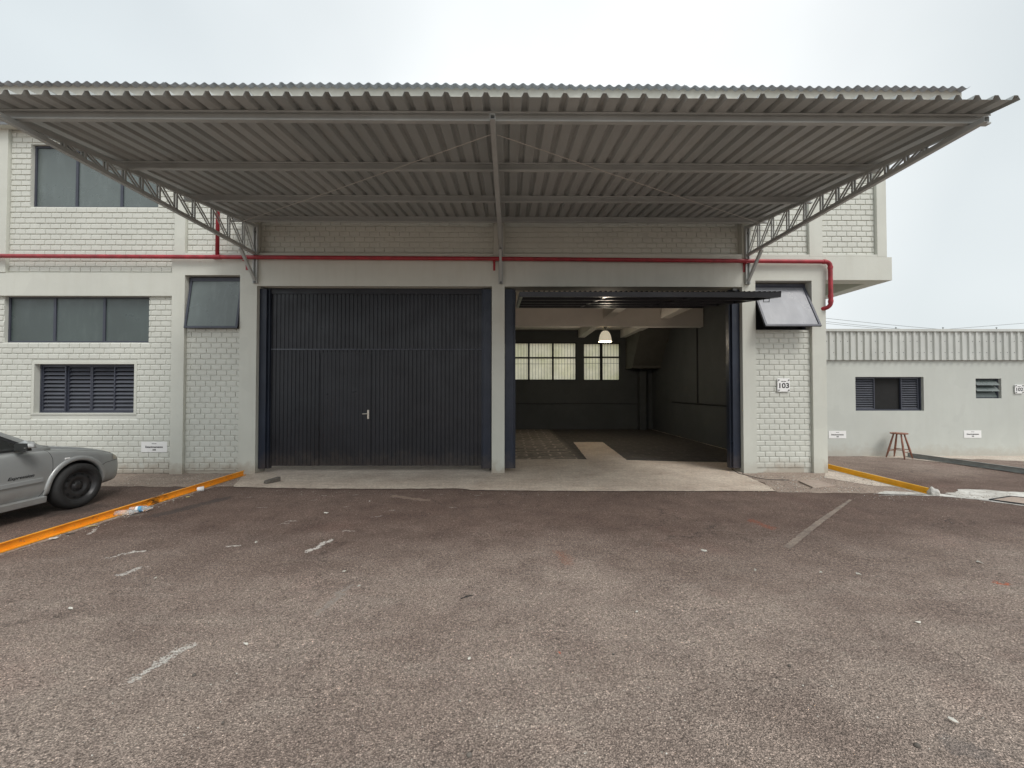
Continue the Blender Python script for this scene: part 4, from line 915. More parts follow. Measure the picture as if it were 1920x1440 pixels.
def parking_sign(px, py, wpx, hpx, Y, num, label):
    x, z = P(px, py, Y); w_ = wpx / 740 * Y; h_ = hpx / 740 * Y
    s = thing('parking_sign', (x, Y, z), label, 'sign', )
    mb = MB(); mb.box(x - w_ / 2, x + w_ / 2, Y - .005, Y, z - h_ / 2, z + h_ / 2); mb.build('plate', M_white, s, bevel=.0015)
    text_mb('Estacionamento', h_ * .255, (x, Y - .0065, z - h_ * .0), 'lettering', M_black, s, bold=h_ * .006, sx=1.02)
    text_mb(num, h_ * .22, (x, Y - .0065, z - h_ * .28), 'number', M_black, s, bold=h_ * .006)
    emblem(x, Y - .0052, z + h_ * .31, w_ * .19, h_ * .06, s)
number_sign(1469, 722, 23.5, 25, REC - .035, '103', 'square white plate reading 103 on the brick beside the open door')
number_sign(1910.5, 729.5, 16.5, 17, LYF - .02, '102', 'square white plate reading 102 at the right edge on the low building')
parking_sign(289.5, 838, 48, 19.5, REC - .016, '104', 'white rectangular parking sign 104 low on the left brick wall')
parking_sign(1570, 815, 33, 14, LYF - .002, '103', 'white parking sign on the low wall left of the stool')
parking_sign(1823.5, 814, 33, 14, LYF - .002, '102', 'white parking sign on the low wall right of the stool')

# ------------------------------------------------------------------ steel kerbs
def kerb(a, b, mat, name, label, side, hgt=.085, wid=.06, foot=None):
    a = Vector(a); b = Vector(b); d = (b - a); s_ = Vector((0, 0, 1)).cross(d.normalized()) * side
    k = thing(name, tuple(a), label, 'kerb')
    t = .008; poly = [(0, 0), (wid, 0), (wid, t + .004), (t, t), (t, hgt - t), (wid * .55, hgt - t), (wid * .55, hgt), (0, hgt)]
    mb = MB(); mb.prism(poly, a + Vector((0, 0, .012)), d, s_, (0, 0, 1)); mb.build('channel', mat, k, bevel=.002)
    if foot:
        mb = MB(); n = 24; pts_ = []
        for i in range(n + 1):
            q_ = a + d * i / n; o = wid + .04 + random.uniform(-.012, .02)
            pts_.append((q_ - s_ * .02, q_ + s_ * o))
        for i in range(n):
            p0, p1 = pts_[i]; p2, p3 = pts_[i + 1]
            mb.hexa([p0, p1, p3, p2, p0 + Vector((0, 0, .0115)), p1 + Vector((0, 0, .009)), p3 + Vector((0, 0, .009)), p2 + Vector((0, 0, .0115))])
        mb.build('mortar_bed', foot, k)
    return k
ka = G(456, 892); kb = G(0, 1037); kd = (kb - ka).normalized()
kerb(ka, ka + kd * 5.0, M_orange, 'steel_kerb', 'orange painted steel kerb beside the grey car', 1, .085, .05, M_gravel)
ka = G(1549, 878); kb = G(1742, 927)
kr = kerb(kb, ka + (ka - kb) * .18, M_yellow, 'steel_kerb', 'yellow painted steel kerb starting at the building corner on the right', 1, .085, .05, M_cement)
mb = MB()
import bmesh as _bm
def lump(c, sx, sy, sz, seed, name, mat, parent, sub=3):
    rnd = random.Random(seed); bm = _bm.new(); _bm.ops.create_icosphere(bm, subdivisions=sub, radius=1)
    for v in bm.verts:
        n = v.co.normalized(); k = 1 + .18 * math.sin(n.x * 5 + seed) * math.cos(n.y * 4 + seed * 2) + rnd.uniform(-.07, .07)
        v.co = Vector((n.x * sx * k, n.y * sy * k, max(-.2, n.z) * sz * k))
    me = bpy.data.meshes.new(name); bm.to_mesh(me); bm.free(); me.transform(Matrix.Translation(c)); me.materials.append(mat)
    for p in me.polygons: p.use_smooth = True
    o = bpy.data.objects.new(name, me); col.objects.link(o)
    if parent: o.parent = parent; o.matrix_parent_inverse = Matrix.Translation(-parent.location)
    return o
lump(tuple(kb + Vector((.03, -.03, .01))), .07, .06, .10, 3, 'cement_end', M_splash, kr)
ka = G(1702, 857); kb = G(1980, 897)
kerb(kb, ka, plain('galvanised', (.30, .315, .31), .55, .2, .2, 8), 'steel_kerb', 'bare grey steel kerb running out from behind the stool', 1, .095, .07)

# ------------------------------------------------------------------ stool
sp = G(1686, 857); sp.y = LYF - .28; sp.x = X(1683.5, sp.y)
st = thing('stool', tuple(sp), 'small round reddish brown wooden stool standing against the low wall', 'stool')
SH = 0.585; mb = MB(); mb.lathe([(0, SH - .03), (.145, SH - .03), (.16, SH - .02), (.16, SH - .006), (.15, SH), (0, SH)], (sp.x, sp.y, 0), n=32); mb.build('seat', M_wood, st, smooth=False)
feet = []
for a in (35, 125, 215, 305):
    a = R(a + 32); f_ = Vector((sp.x + .235 * math.cos(a), sp.y + .235 * math.sin(a), .004)); t_ = Vector((sp.x + .095 * math.cos(a), sp.y + .095 * math.sin(a), SH - .03)); feet.append((f_, t_))
    mb = MB(); mb.tube([f_, f_.lerp(t_, .3), f_.lerp(t_, .7), t_], [.012, .021, .019, .014], 10); mb.build('leg', M_wood, st, smooth=True)
for i in range(4):
    k_ = .36 if i % 2 else .28; a_ = feet[i][0].lerp(feet[i][1], k_); b_ = feet[(i + 1) % 4][0].lerp(feet[(i + 1) % 4][1], k_); mb = MB(); mb.tube([a_, b_], .009, 8); mb.build('stretcher', M_wood, st, smooth=True)

# ------------------------------------------------------------------ litter and small things
c = G(508, 903, .03); wb = MB(); d_ = Vector((.45, .9, 0)).normalized(); p_ = Vector((-d_.y, d_.x, 0))
a_ = Vector((c.x, c.y, .014)) - d_ * .10; pp = []
for (u, v, z_) in ((0, -.045, 0), (.24, -.045, 0), (.24, .045, 0), (0, .045, 0), (.015, -.042, .045), (.245, -.042, .075), (.245, .042, .07), (.015, .042, .05)): pp.append(a_ + d_ * u + p_ * v + Vector((0, 0, z_)))
wb.hexa(pp); tag(wb.build('wooden_wedge', M_oldwood, None, bevel=.006), 'short weathered wooden block lying on the concrete before the closed door', 'block')
m, t, b = mat_new('clear_plastic'); b.inputs['Base Color'].default_value = (.85, .9, .92, 1); b.inputs['Roughness'].default_value = .12; b.inputs['Transmission Weight'].default_value = .75; b.inputs['IOR'].default_value = 1.2
M_pet = m; M_blue = plain('label_blue', (.10, .33, .55), .4)
def bottle(c, yaw, label, lab=True, sc=1.0):
    th = thing('plastic_bottle', tuple(c), label, 'bottle')
    Rm = Matrix.Translation(c + Vector((0, 0, .033 * sc))) @ Matrix.Rotation(R(yaw), 4, 'Z') @ Matrix.Scale(sc, 4)
    mb = MB(); mb.lathe([(0, 0), (.030, 0), (.033, .01), (.031, .03), (.033, .05), (.033, .11), (.030, .14), (.016, .175), (.012, .18), (.012, .20), (0, .20)], (0, 0, 0), 'X', 20)
    mb.v = [tuple(Rm @ Vector((v[0] + random.uniform(-.002, .002), v[1] + random.uniform(-.0025, .0025), v[2] + random.uniform(-.0025, .0025)))) for v in mb.v]
    mb.build('bottle_body', M_pet, th, smooth=True)
    if lab:
        mb = MB(); mb.lathe([(.0345, .055), (.0345, .075)], (0, 0, 0), 'X', 20); mb.cur = 1; mb.lathe([(.0345, .075), (.0345, .105)], (0, 0, 0), 'X', 20)
        mb.v = [tuple(Rm @ Vector(v)) for v in mb.v]; mb.build('paper_label', [M_white, M_blue], th)
bottle(G(243, 962), 25, 'clear plastic bottle with blue and white label against the orange kerb', True, 1.15)
bottle(G(215, 969), 28, 'unlabelled clear plastic bottle lying left of the labelled one', False, 1.1)
c = G(373, 922); cup = MB(); cup.lathe([(.030, 0), (.040, .085), (.036, .085), (.027, .004), (0, .004)], (0, 0, 0), 'X', 20)
Rm = Matrix.Translation(c + Vector((-.03, 0, .036))) @ Matrix.Rotation(R(35), 4, 'Z'); cup.v = [tuple(Rm @ Vector(v)) for v in cup.v]
tag(cup.build('plastic_cup', M_white, None, smooth=True), 'small white plastic cup lying beside the orange kerb', 'cup')
def scrap(px, py, w_, l_, mat, seed, label, ang=None, name='paper_scrap', grp='scraps of litter on the tarmac'):
    rnd = random.Random(seed); c = G(px, py); n = 9; mb = MB(); ang = rnd.uniform(0, 180) if ang is None else ang
    pts_ = []
    for i in range(n):
        a = 2 * math.pi * i / n; r = rnd.uniform(.75, 1.1); x_, y_ = l_ / 2 * math.cos(a) * r, w_ / 2 * math.sin(a) * r
        ca, sa = math.cos(R(ang)), math.sin(R(ang)); pts_.append(Vector((c.x + x_ * ca - y_ * sa, c.y + x_ * sa + y_ * ca, .006 + rnd.uniform(0, .012))))
    mid = Vector((c.x, c.y, .016)); b = len(mb.v); mb.v += [tuple(p) for p in pts_] + [tuple(mid)]
    for i in range(n): mb.f.append((b + i, b + (i + 1) % n, b + n)); mb.mi.append(0)
    return tag(mb.build(name, mat, None, solid=.003), label, 'litter', grp)
G1 = 'tiny pale scrap of litter on the tarmac'
scrap(172, 988, .025, .13, M_yellowlit, 1, 'thin yellowish strip of litter below the orange kerb', 12)
scrap(100, 1011, .06, .09, M_paper, 2, 'crumpled pale paper beside the orange kerb at lower left', 10)
scrap(128, 1002, .04, .14, M_oldwood, 3, 'dry brown leaf litter beside the crumpled pale paper', 20)
scrap(352, 933, .03, .05, M_yellowlit, 5, 'tiny yellow scrap just left of the white cup', 0)
for i, (a, b_, s1, s2) in enumerate([(132, 1144, .02, .035), (645, 1074, .018, .035), (673, 1101, .02, .03), (461, 1210, .018, .035), (1320, 1034, .03, .06), (1416, 1071, .015, .03), (1539, 1076, .018, .02), (1610, 1079, .02, .04), (1194, 1149, .012, .02), (305, 926, .02, .03), (1836, 1056, .03, .05), (1722, 1169, .02, .04), (612, 963, .03, .06), (693, 941, .02, .05), (480, 1019, .02, .04), (880, 1238, .02, .02), (291, 1086, .02, .02), (1787, 1356, .02, .04)]):
    scrap(a, b_, s1, s2, M_paper, 20 + i, G1)
for i, (a, b_) in enumerate([(364, 1267), (418, 1357), (1150, 1228), (1720, 1400), (880, 1418), (1480, 1250)]):
    q = G(a, b_); r_ = random.uniform(.008, .014); tag(lump((q.x, q.y, .003), r_, r_ * .8, r_, 40 + i, 'pebble', M_oldwood, None, 2), 'small dark pebble lying loose on the tarmac', 'pebble', 'loose dark pebbles')
a_, b_ = G(864, 1124), G(888, 1117); mb = MB(); mb.tube([a_ + Vector((0, 0, .006)), a_.lerp(b_, .5) + Vector((0, 0, .012)), b_ + Vector((0, 0, .006))], [.003, .004, .002], 6)
tag(mb.build('twig', M_inkdark, None), 'thin black twig lying on the open tarmac', 'twig')
a_ = [G(*q, .02) for q in ((1497, 902), (1533, 900.5), (1566, 911), (1524, 914))]
mb = MB(); mb.hexa([Vector((p.x, p.y, .004)) for p in a_[::-1]] + [Vector((p.x, p.y, .028)) for p in a_[::-1]])
tag(mb.build('stone_slab', M_slab, None, bevel=.004), 'thin pinkish stone slab lying on the gravel below sign 103', 'slab')
a_ = [G(*q, .02) for q in ((1856, 936), (1896, 930), (1990, 941), (1960, 950))]
dg_ = thing('drain_cover', tuple(G(1900, 937)), 'sunken drain cover with dark frame in white cement at the right edge', 'drain cover')
mb = MB(); mb.hexa([Vector((p.x, p.y, .006)) for p in a_[::-1]] + [Vector((p.x, p.y, .016)) for p in a_[::-1]]); mb.build('lid', M_slab, dg_)
mb = MB()
for i in range(4): mb.bar(Vector((a_[i].x, a_[i].y, .014)), Vector((a_[(i + 1) % 4].x, a_[(i + 1) % 4].y, .014)), .02, .018)
mb.build('rim', M_inkdark, dg_)
# thin black wire on the apron
pts_ = [G(1371, 878), G(1373, 882), G(1385, 889), G(1400, 893), G(1420, 898), G(1440, 901), G(1480, 902)]
mb = MB(); mb.tube([p + Vector((0, 0, .018)) for p in pts_], .005, 6); tag(mb.build('wire', M_inkdark, None, smooth=True), 'thin black wire curving over the concrete at the right door post', 'wire')

# loose chippings: on the rubble patch, along the kerbs and the edge of the concrete
mb = MB(); rr_ = random.Random(11)
def stone(x, y, r):
    k = len(mb.v); q = [(1, 0, 0), (0, 1, 0), (-1, 0, 0), (0, -1, 0), (.1, .1, .8), (0, 0, -.3)]; an = rr_.uniform(0, 6.28)
    for a_, b_, c_ in q:
        a_ *= rr_.uniform(.7, 1.2); b_ *= rr_.uniform(.6, 1.0); mb.v.append((x + r * (a_ * math.cos(an) - b_ * math.sin(an)), y + r * (a_ * math.sin(an) + b_ * math.cos(an)), .010 + r * c_))
    for f in ((0, 1, 4), (1, 2, 4), (2, 3, 4), (3, 0, 4), (1, 0, 5), (2, 1, 5), (3, 2, 5), (0, 3, 5)): mb.f.append(tuple(k + i for i in f)); mb.mi.append(0 if rr_.random() < .6 else 1)
for i in range(420):
    q = G(rr_.uniform(1405, 1640), rr_.uniform(893, 924)); stone(q.x, q.y, rr_.uniform(.004, .014))
for i in range(260):
    t_ = rr_.random(); q = G(456, 892).lerp(G(0, 1037), t_); stone(q.x + abs(rr_.gauss(.02, .10)) + .06, q.y, rr_.uniform(.003, .009))
for i in range(220):
    q = G(rr_.uniform(440, 1460), rr_.gauss(925, 4)); stone(q.x, q.y, rr_.uniform(.003, .008))
for i in range(260):
    q = G(rr_.uniform(230, 450), rr_.uniform(893, 914)); stone(q.x, q.y, rr_.uniform(.003, .010))
for i in range(200):
    q = G(rr_.uniform(1600, 1900), rr_.gauss(932, 5)); stone(q.x, q.y, rr_.uniform(.004, .010))
for i in range(500):
    q = G(rr_.uniform(100, 1850), rr_.uniform(960, 1430)); stone(q.x, q.y, rr_.uniform(.0025, .0055))
tag(mb.build('loose_chippings', [M_gravel, M_paper], None), 'fine loose chippings strewn over the tarmac and the rubble patch', 'gravel', kind='stuff')

# ------------------------------------------------------------------ power cables far behind
for i, (p0, p1, sg) in enumerate((((1500, 588), (1760, 617), .3), ((1500, 596), (1680, 616), .2), ((1500, 600), (1660, 617), .15), ((1780, 617), (1960, 603), .3))):
    Y = 30.0 + i; a = Vector((X(p0[0], Y), Y, Z(p0[1], Y, p0[0]))); b = Vector((X(p1[0], Y), Y, Z(p1[1], Y, p1[0]))); d = (b - a)
    a2 = a - d * .8; mb = MB()
    if i < 3:
        xe = 110.0; kk = (a2.z - b.z) / ((b.x - a2.x) * (xe - b.x))
        mb.tube([(a2.x + (xe - a2.x) * k / 40, Y, a2.z - kk * (xe - a2.x) ** 2 * (k / 40) * (1 - k / 40)) for k in range(41)], .014, 5)
    else: mb.tube([a.lerp(a + d * 12, k / 20) for k in range(21)], .014, 5)
    tag(mb.build('power_cable', M_rail, None), ['topmost thin power cable in the sky over the low building', 'middle thin power cable over the low building', 'lowest thin power cable over the low building', 'thin power cable rising towards the right edge of the sky'][i], 'cable', 'power cables')
# ------------------------------------------------------------------ parked car (nose towards the wall)
from mathutils.bvhtree import BVHTree
CX, CY0 = -6.575, 1.99
M_car, t_, b_ = mat_new('car_paint')
cc_ = mix(t_, (0.42, 0.44, 0.44), (0.24, 0.22, 0.20), math_(t_, 'MULTIPLY', ramp(t_, noise(t_, 1.5, 5, 0.6), [(0.4, 0.0), (0.8, 1.0)]), 0.35))
sp_ = N(t_, 'ShaderNodeSeparateXYZ'); t_.links.new(pos(t_), sp_.inputs[0])
hz_ = math_(t_, 'SUBTRACT', math_(t_, 'MULTIPLY', noise(t_, 4, 5, 0.6), 0.75), sp_.outputs[2])
cc_ = mix(t_, cc_, (0.22, 0.18, 0.15), math_(t_, 'MULTIPLY', ramp(t_, hz_, [(0.0, 0.0), (0.25, 1.0)]), 0.4))
t_.links.new(cc_, b_.inputs['Base Color']); b_.inputs['Metallic'].default_value = 0.35; b_.inputs['Roughness'].default_value = 0.42
b_.inputs['Coat Weight'].default_value = 0.7; b_.inputs['Coat Roughness'].default_value = 0.08
M_carlow = plain('car_plastic_trim', (0.20, 0.21, 0.205), 0.5, 0.1, 0.08, 4)
M_lens = plain('headlight_lens', (0.50, 0.47, 0.38), 0.12, 0, 0.15, 20)
car = thing('parked_car', (CX, CY0 + 2.05, 0), 'silver grey hatchback with black steel wheels parked nose to the brick wall', 'car')
ST = [(0.0, .62, .36, .60, .63), (.06, .74, .27, .70, .77), (.25, .81, .22, .77, .88), (.7, .845, .205, .81, .90), (1.4, .855, .20, .81, .89), (2.2, .855, .20, .81, .885),
      (2.95, .850, .20, .80, .872), (3.2, .848, .20, .775, .85), (3.5, .842, .205, .735, .808), (3.72, .825, .205, .69, .76), (3.88, .785, .21, .64, .70), (3.98, .73, .215, .565, .62), (4.06, .63, .25, .49, .53), (4.10, .50, .30, .45, .48)]
def ring(y, wd, zb, zs, zt):
    h = [(0, zb), (.80 * wd, zb), (.965 * wd, zb + .03), (wd, zb + .12), (wd, min(.50, zs - .03)), (.992 * wd, min(.64, zs - .02)), (.965 * wd, zs - .012), (.925 * wd, zs + .012), (.78 * wd, zs + (zt - zs) * .62), (.45 * wd, zt - .006), (0, zt)]
    return [(x, y, z) for x, z in h] + [(-x, y, z) for x, z in h[-2:0:-1]]
mb = MB(); L = 20
for s_ in ST: mb.v += [(CX + p[0], CY0 + p[1], p[2]) for p in ring(*s_)]
for j in range(len(ST) - 1):
    for i in range(L): mb.f.append((j * L + i, j * L + (i + 1) % L, (j + 1) * L + (i + 1) % L, (j + 1) * L + i)); mb.mi.append(0)
mb.f.append(tuple(range(L))); mb.f.append(tuple((len(ST) - 1) * L + i for i in range(L))); mb.mi += [0, 0]
body = mb.build('body_tmp', M_car, None, smooth=True, sub=2)
WZ, WYF, WYR = .292, 3.33, .70
cb = MB()
for yy in (WYF, WYR):
    for sd_ in (-1, 1):
        pts_ = [(CX + sd_ * .60, CY0 + yy, WZ), (CX + sd_ * 1.05, CY0 + yy, WZ)]; cb.tube(pts_, .348, 48)
cut = cb.build('cut_tmp', M_dark, None)
bo = body.modifiers.new('b', 'BOOLEAN'); bo.operation = 'DIFFERENCE'; bo.object = cut; bo.solver = 'EXACT'
dg = bpy.context.evaluated_depsgraph_get(); dg.update()
me = bpy.data.meshes.new_from_object(body.evaluated_get(dg)); me.name = 'body'
bpy.data.objects.remove(body); bpy.data.objects.remove(cut)
if len(me.materials) < 2: me.materials.append(M_plastic)
else: me.materials[1] = M_plastic
for p in me.polygons:
    r = min(math.hypot(p.center.y - CY0 - yy, p.center.z - WZ) for yy in (WYF, WYR))
    if r < .352 and abs(p.center.x - CX) < .84 and (abs(p.normal.x) > .9 and abs(p.center.x - CX) < .62 or r > .33 and abs(p.normal.x) < .5): p.material_index = 1; p.use_smooth = True
    else: p.material_index = 0; p.use_smooth = True
bodyo = bpy.data.objects.new('body', me); col.objects.link(bodyo); bodyo.parent = car; bodyo.matrix_parent_inverse = Matrix.Translation(-car.location)
bvh = BVHTree.FromPolygons([v.co[:] for v in me.vertices], [p.vertices[:] for p in me.polygons])
def sx(yc, z, b=None, sd_=1):
    h = (b or bvh).ray_cast(Vector((CX + sd_ * 1.5, CY0 + yc, z)), Vector((-sd_, 0, 0)))
    return h[0].x if h[0] else CX + sd_ * .8
# cabin shell
CS = [(.12, .72, .89, .86), (.30, .68, .97, .87), (.62, .62, 1.25, .88), (.95, .60, 1.375, .88), (1.3, .595, 1.415, .87), (1.75, .595, 1.42, .87), (2.10, .60, 1.39, .86), (2.32, .625, 1.285, .86), (2.65, .67, 1.09, .855), (2.92, .715, .93, .85), (3.06, .73, .86, .84)]
def cring(y, wt, zt, zb):
    zt_ = zt - .035 if zt - zb > .1 else zb + (zt - zb) * .6
    k = min(1, (zt_ - .88) / .5); 
    h = [(.772, zb - .06), (.772, zb - .01), (.772 + (wt - .772) * .5, (zb + zt_) / 2), (wt + .012, zt_), (wt - .05, zt - .004), (wt * .5, zt + .012), (0, zt + .017)]
    return [(x, y, z) for x, z in h] + [(-x, y, z) for x, z in h[-2::-1]]
mb = MB(); L = 13
for s_ in CS: mb.v += [(CX + p[0], CY0 + p[1], p[2]) for p in cring(*s_)]
for j in range(len(CS) - 1):
    for i in range(L - 1): mb.f.append((j * L + i, j * L + i + 1, (j + 1) * L + i + 1, (j + 1) * L + i)); mb.mi.append(0)
mb.f.append(tuple(range(L))); mb.f.append(tuple((len(CS) - 1) * L + i for i in range(L))); mb.mi += [0, 0]
cab = mb.build('roof', M_car, car, smooth=True)
cbv = BVHTree.FromPolygons([v.co[:] for v in cab.data.vertices], [p.vertices[:] for p in cab.data.polygons])
def pill(y, inset):                                # upper edge of the side glass
    pts_ = [(0.45, .93), (.75, 1.22), (1.0, 1.325), (1.3, 1.355), (1.75, 1.36), (2.05, 1.335), (2.28, 1.24), (2.60, 1.04), (2.84, .89)]
    y += inset * 1.5
    for (a, b), (c, d) in zip(pts_, pts_[1:]):
        if a <= y <= c: return b + (d - b) * (y - a) / (c - a) - inset
    return .86
def side_glass(y0, y1, zlo, off, mat, name, par, sd_, inset):
    mb = MB(); ny = 26; nz = 5
    for i in range(ny + 1):
        y = y0 + (y1 - y0) * i / ny; zh = max(zlo + .004, pill(y, inset))
        for j in range(nz + 1):
            z = zlo + (zh - zlo) * j / nz; mb.v.append((sx(y, z, cbv, sd_) + off * sd_, CY0 + y, z))
    for i in range(ny):
        for j in range(nz): mb.f.append((i * (nz + 1) + j, (i + 1) * (nz + 1) + j, (i + 1) * (nz + 1) + j + 1, i * (nz + 1) + j + 1)); mb.mi.append(0)
    return mb.build(name, mat, par, smooth=True)
for sd_ in (1, -1):
    side_glass(.55, 2.86, .836, .004, M_plastic, 'window_trim', car, sd_, 0.0)
    side_glass(1.72, 2.72, .856, .008, M_carglass, 'side_window', car, sd_, .022); side_glass(.70, 1.62, .856, .008, M_carglass, 'side_window', car, sd_, .022)
def top_patch(y0, y1, wfun, off, mat, name, n=14):
    mb = MB()
    for i in range(n + 1):
        y = y0 + (y1 - y0) * i / n; w_ = wfun(y)
        for j in range(n + 1):
            x = -w_ + 2 * w_ * j / n; h = cbv.ray_cast(Vector((CX + x, CY0 + y, 2.5)), Vector((0, 0, -1))); mb.v.append((CX + x, CY0 + y, (h[0].z if h[0] else .9) + off))
    for i in range(n):
        for j in range(n): mb.f.append((i * (n + 1) + j, (i + 1) * (n + 1) + j, (i + 1) * (n + 1) + j + 1, i * (n + 1) + j + 1)); mb.mi.append(0)
    return mb.build(name, mat, car, smooth=True)
top_patch(2.27, 2.95, lambda y: .53 + (y - 2.27) * .17, .006, M_carglass, 'windscreen')
top_patch(.34, .86, lambda y: .56 - (y - .34) * .06, .006, M_carglass, 'rear_window')
top_patch(2.955, 3.03, lambda y: .66, .006, M_plastic, 'cowl_panel', 6)
# lines, trims
def line_on(pts_, r, name, mat=None, par=car, sd_=1, off=.0):
    mb = MB(); q = []
    for (a, b), (c, d) in zip(pts_, pts_[1:]):
        for i in range(8): q.append((a + (c - a) * i / 8, b + (d - b) * i / 8))
    q.append(pts_[-1]); mb.tube([(sx(y, z, None, sd_) + off * sd_, CY0 + y, z) for y, z in q], r, 5); return mb.build(name, mat or M_plastic, par)
for sd_ in (1, -1):
    for a in ([(2.97, .83), (3.01, .79), (3.035, .70), (3.03, .58), (3.0, .46), (2.95, .34), (2.90, .26)], [(1.72, .82), (1.70, .50), (1.70, .26)], [(3.02, .805), (3.3, .765), (3.6, .715), (3.84, .65)], [(3.64, .50), (3.70, .53), (3.82, .54), (3.96, .54)]):
        line_on(a, .0026, 'panel_gap', sd_=sd_)
    mb = MB(); xs_ = CX + sd_ * .857
    ys = [1.08, 1.70, 1.705, 2.3, 2.93]; 
    for a, b in ((1.10, 1.685), (1.715, 2.92)):
        o = .006
        mb.hexa([(xs_ - sd_ * .03, CY0 + a, .43), (xs_ + sd_ * .012, CY0 + a, .435), (xs_ + sd_ * .010, CY0 + b, .437), (xs_ - sd_ * .03, CY0 + b, .43),
                 (xs_ - sd_ * .03, CY0 + a, .492), (xs_ + sd_ * .010, CY0 + a, .486), (xs_ + sd_ * .006, CY0 + b, .484), (xs_ - sd_ * .03, CY0 + b, .492)])
    mb.build('side_moulding', M_car, car, bevel=.004)
    mb = MB(); a, b = WYR + .40, WYF - .375
    mb.hexa([(xs_ - sd_ * .12, CY0 + a, .165), (xs_ + sd_ * .004, CY0 + a, .175), (xs_ + sd_ * .004, CY0 + b, .175), (xs_ - sd_ * .12, CY0 + b, .165),
             (xs_ - sd_ * .05, CY0 + a, .262), (xs_ + sd_ * .012, CY0 + a, .248), (xs_ + sd_ * .012, CY0 + b, .248), (xs_ - sd_ * .05, CY0 + b, .262)])
    mb.build('side_skirt', M_car, car, bevel=.006)
    for yy in (WYF, WYR):
        mb = MB(); n = 30; a0, a1 = -8, 188
        for i in range(n + 1):
            t = R(a0 + (a1 - a0) * i / n)
            for r, o in ((.330, -.05), (.334, .004), (.345, .014), (.375, .012), (.398, -.010)):
                y_, z_ = yy + r * math.cos(t), WZ + r * math.sin(t)
                rr = max(r, .362); yq, zq = yy + rr * math.cos(t), WZ + rr * math.sin(t)
                xb_ = sx(yq, max(zq, .24), None, sd_) - CX
                mb.v.append((CX + xb_ + sd_ * o, CY0 + y_, max(.19, z_)))
        for i in range(n):
            for j in range(4): mb.f.append((i * 5 + j, (i + 1) * 5 + j, (i + 1) * 5 + j + 1, i * 5 + j + 1)); mb.mi.append(0)
        mb.build('wheel_arch', M_car, car, smooth=True, solid=.003)
    # wheels
    for yy in (WYF, WYR):
        wx = CX + sd_ * .795; c = (wx, CY0 + yy, WZ)
        mb = MB(); q = [(.205, -.09), (.225, -.095), (.272, -.085), (.290, -.06), (.292, 0), (.290, .055), (.272, .078), (.235, .086), (.205, .080), (.200, .07)]
        mb.lathe([(r, h * sd_) for r, h in q], c, 'X', 48)
        wh = mb.build('wheel', M_rubber, car, smooth=True)
        mb = MB(); q = [(.205, .078), (.196, .074), (.188, .045), (.180, .035), (.165, .036), (.150, .045), (.120, .050), (.095, .045), (.080, .030), (.055, .030), (.048, .046), (.030, .052), (0, .052)]
        mb.lathe([(r, h * sd_) for r, h in q], c, 'X', 48); rim = mb.build('rim', M_wheel, wh, smooth=True)
        mb = MB()
        for k in range(10):
            t = 2 * math.pi * k / 10; cc = Vector((wx + sd_ * .0385, CY0 + yy + .151 * math.cos(t), WZ + .151 * math.sin(t)))
            rad = Vector((0, math.cos(t), math.sin(t))); tan = Vector((0, -math.sin(t), math.cos(t))); pp = [cc + rad * .013 * math.cos(u) + tan * .021 * math.sin(u) + Vector((sd_ * (.008 - .004 * math.cos(u)), 0, 0)) for u in [R(30 * z) for z in range(12)]]
            mb.face(pp)
        for k in range(4):
            t = R(45 + 90 * k); mb.lathe([(0, .045 * sd_), (.009, .045 * sd_), (.009, .03 * sd_)], (wx, CY0 + yy + .062 * math.cos(t), WZ + .062 * math.sin(t)), 'X', 6)
        mb.build('vent_holes', M_dark, wh)
    # headlight, repeater, mirror, handle
    mb = MB(); n = 8
    for i in range(n + 1):
        for j in range(n + 1):
            u, v = i / n, j / n; y = 3.825 + .155 * u + .01 * v; zlo, zhi = .550, .645 - .055 * u
            z = zlo + (zhi - zlo) * v; mb.v.append((sx(y, z, None, sd_) + .006 * sd_, CY0 + y + .003, z))
    for i in range(n):
        for j in range(n): mb.f.append((i * (n + 1) + j, (i + 1) * (n + 1) + j, (i + 1) * (n + 1) + j + 1, i * (n + 1) + j + 1)); mb.mi.append(0)
    mb.build('headlight', M_lens, car, smooth=True)
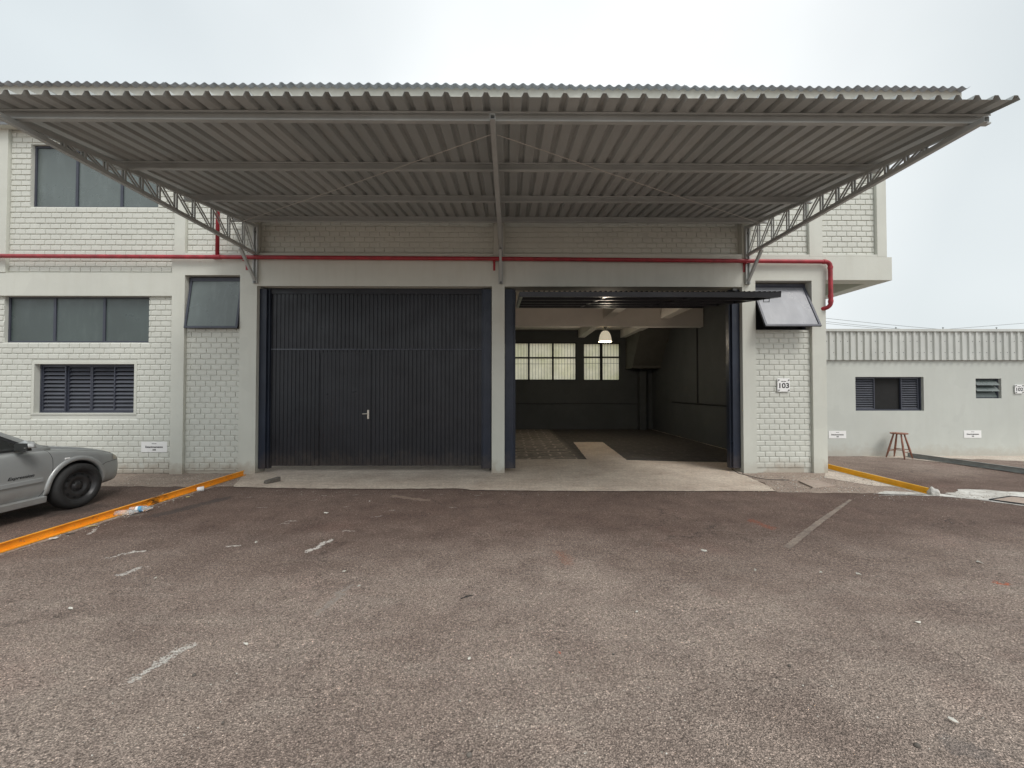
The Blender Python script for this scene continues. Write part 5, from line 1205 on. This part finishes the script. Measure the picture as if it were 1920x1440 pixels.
    y, z = 3.20, .672; x_ = sx(y, z, None, sd_); mb = MB(); mb.hexa([(x_ - .004 * sd_, CY0 + y - .03, z - .011), (x_ + .008 * sd_, CY0 + y - .026, z - .009), (x_ + .008 * sd_, CY0 + y + .026, z - .009), (x_ - .004 * sd_, CY0 + y + .03, z - .011), (x_ - .004 * sd_, CY0 + y - .03, z + .011), (x_ + .008 * sd_, CY0 + y - .026, z + .009), (x_ + .008 * sd_, CY0 + y + .026, z + .009), (x_ - .004 * sd_, CY0 + y + .03, z + .011)])
    mb.build('side_repeater', M_white, car, bevel=.003)
    mc = Vector((CX + sd_ * .905, CY0 + 2.70, .895))
    mr = lump((mc.x, mc.y, mc.z), .095, .055, .068, 5.0, 'mirror', M_car, car, 3)
    mb = MB(); mb.hexa([(CX + sd_ * .77, mc.y - .02, .84), (mc.x, mc.y - .02, .84), (mc.x, mc.y + .06, .84), (CX + sd_ * .77, mc.y + .10, .84), (CX + sd_ * .77, mc.y - .02, .875), (mc.x, mc.y - .01, .88), (mc.x, mc.y + .05, .88), (CX + sd_ * .77, mc.y + .08, .875)]); mb.build('mirror_arm', M_plastic, mr, bevel=.006)
    mb = MB(); mb.box(mc.x - .075, mc.x + .075, mc.y - .054, mc.y - .048, mc.z - .045, mc.z + .045); mb.build('mirror_glass', M_carglass, mr)
    y, z = 1.85, .76; x_ = sx(y, z, None, sd_); mb = MB(); mb.tube([(x_ - .005 * sd_, CY0 + y - .09, z), (x_ + .03 * sd_, CY0 + y - .06, z), (x_ + .03 * sd_, CY0 + y + .06, z), (x_ - .005 * sd_, CY0 + y + .09, z)], .013, 8); mb.build('door_handle', M_car, car, smooth=True)
mb = MB(); mb.box(CX - .42, CX + .42, CY0 + 4.075, CY0 + 4.11, .38, .44); mb.build('front_grille', M_plastic, car, bevel=.01)
for a in (-.66, .66):
    mb = MB(); mb.lathe([(0, 0), (.07, 0), (.08, .02), (0, .03)], (CX + a, CY0 + .03, .75), 'Y', 12); mb.build('tail_light', M_red, car)
tx_ = sx(2.70, .535); text_mb('Expression', .050, (tx_ + .0035, CY0 + 2.70, .535), 'lettering', M_plastic, car, axis='side', bold=.0005, shear=.35, sx=1.15)
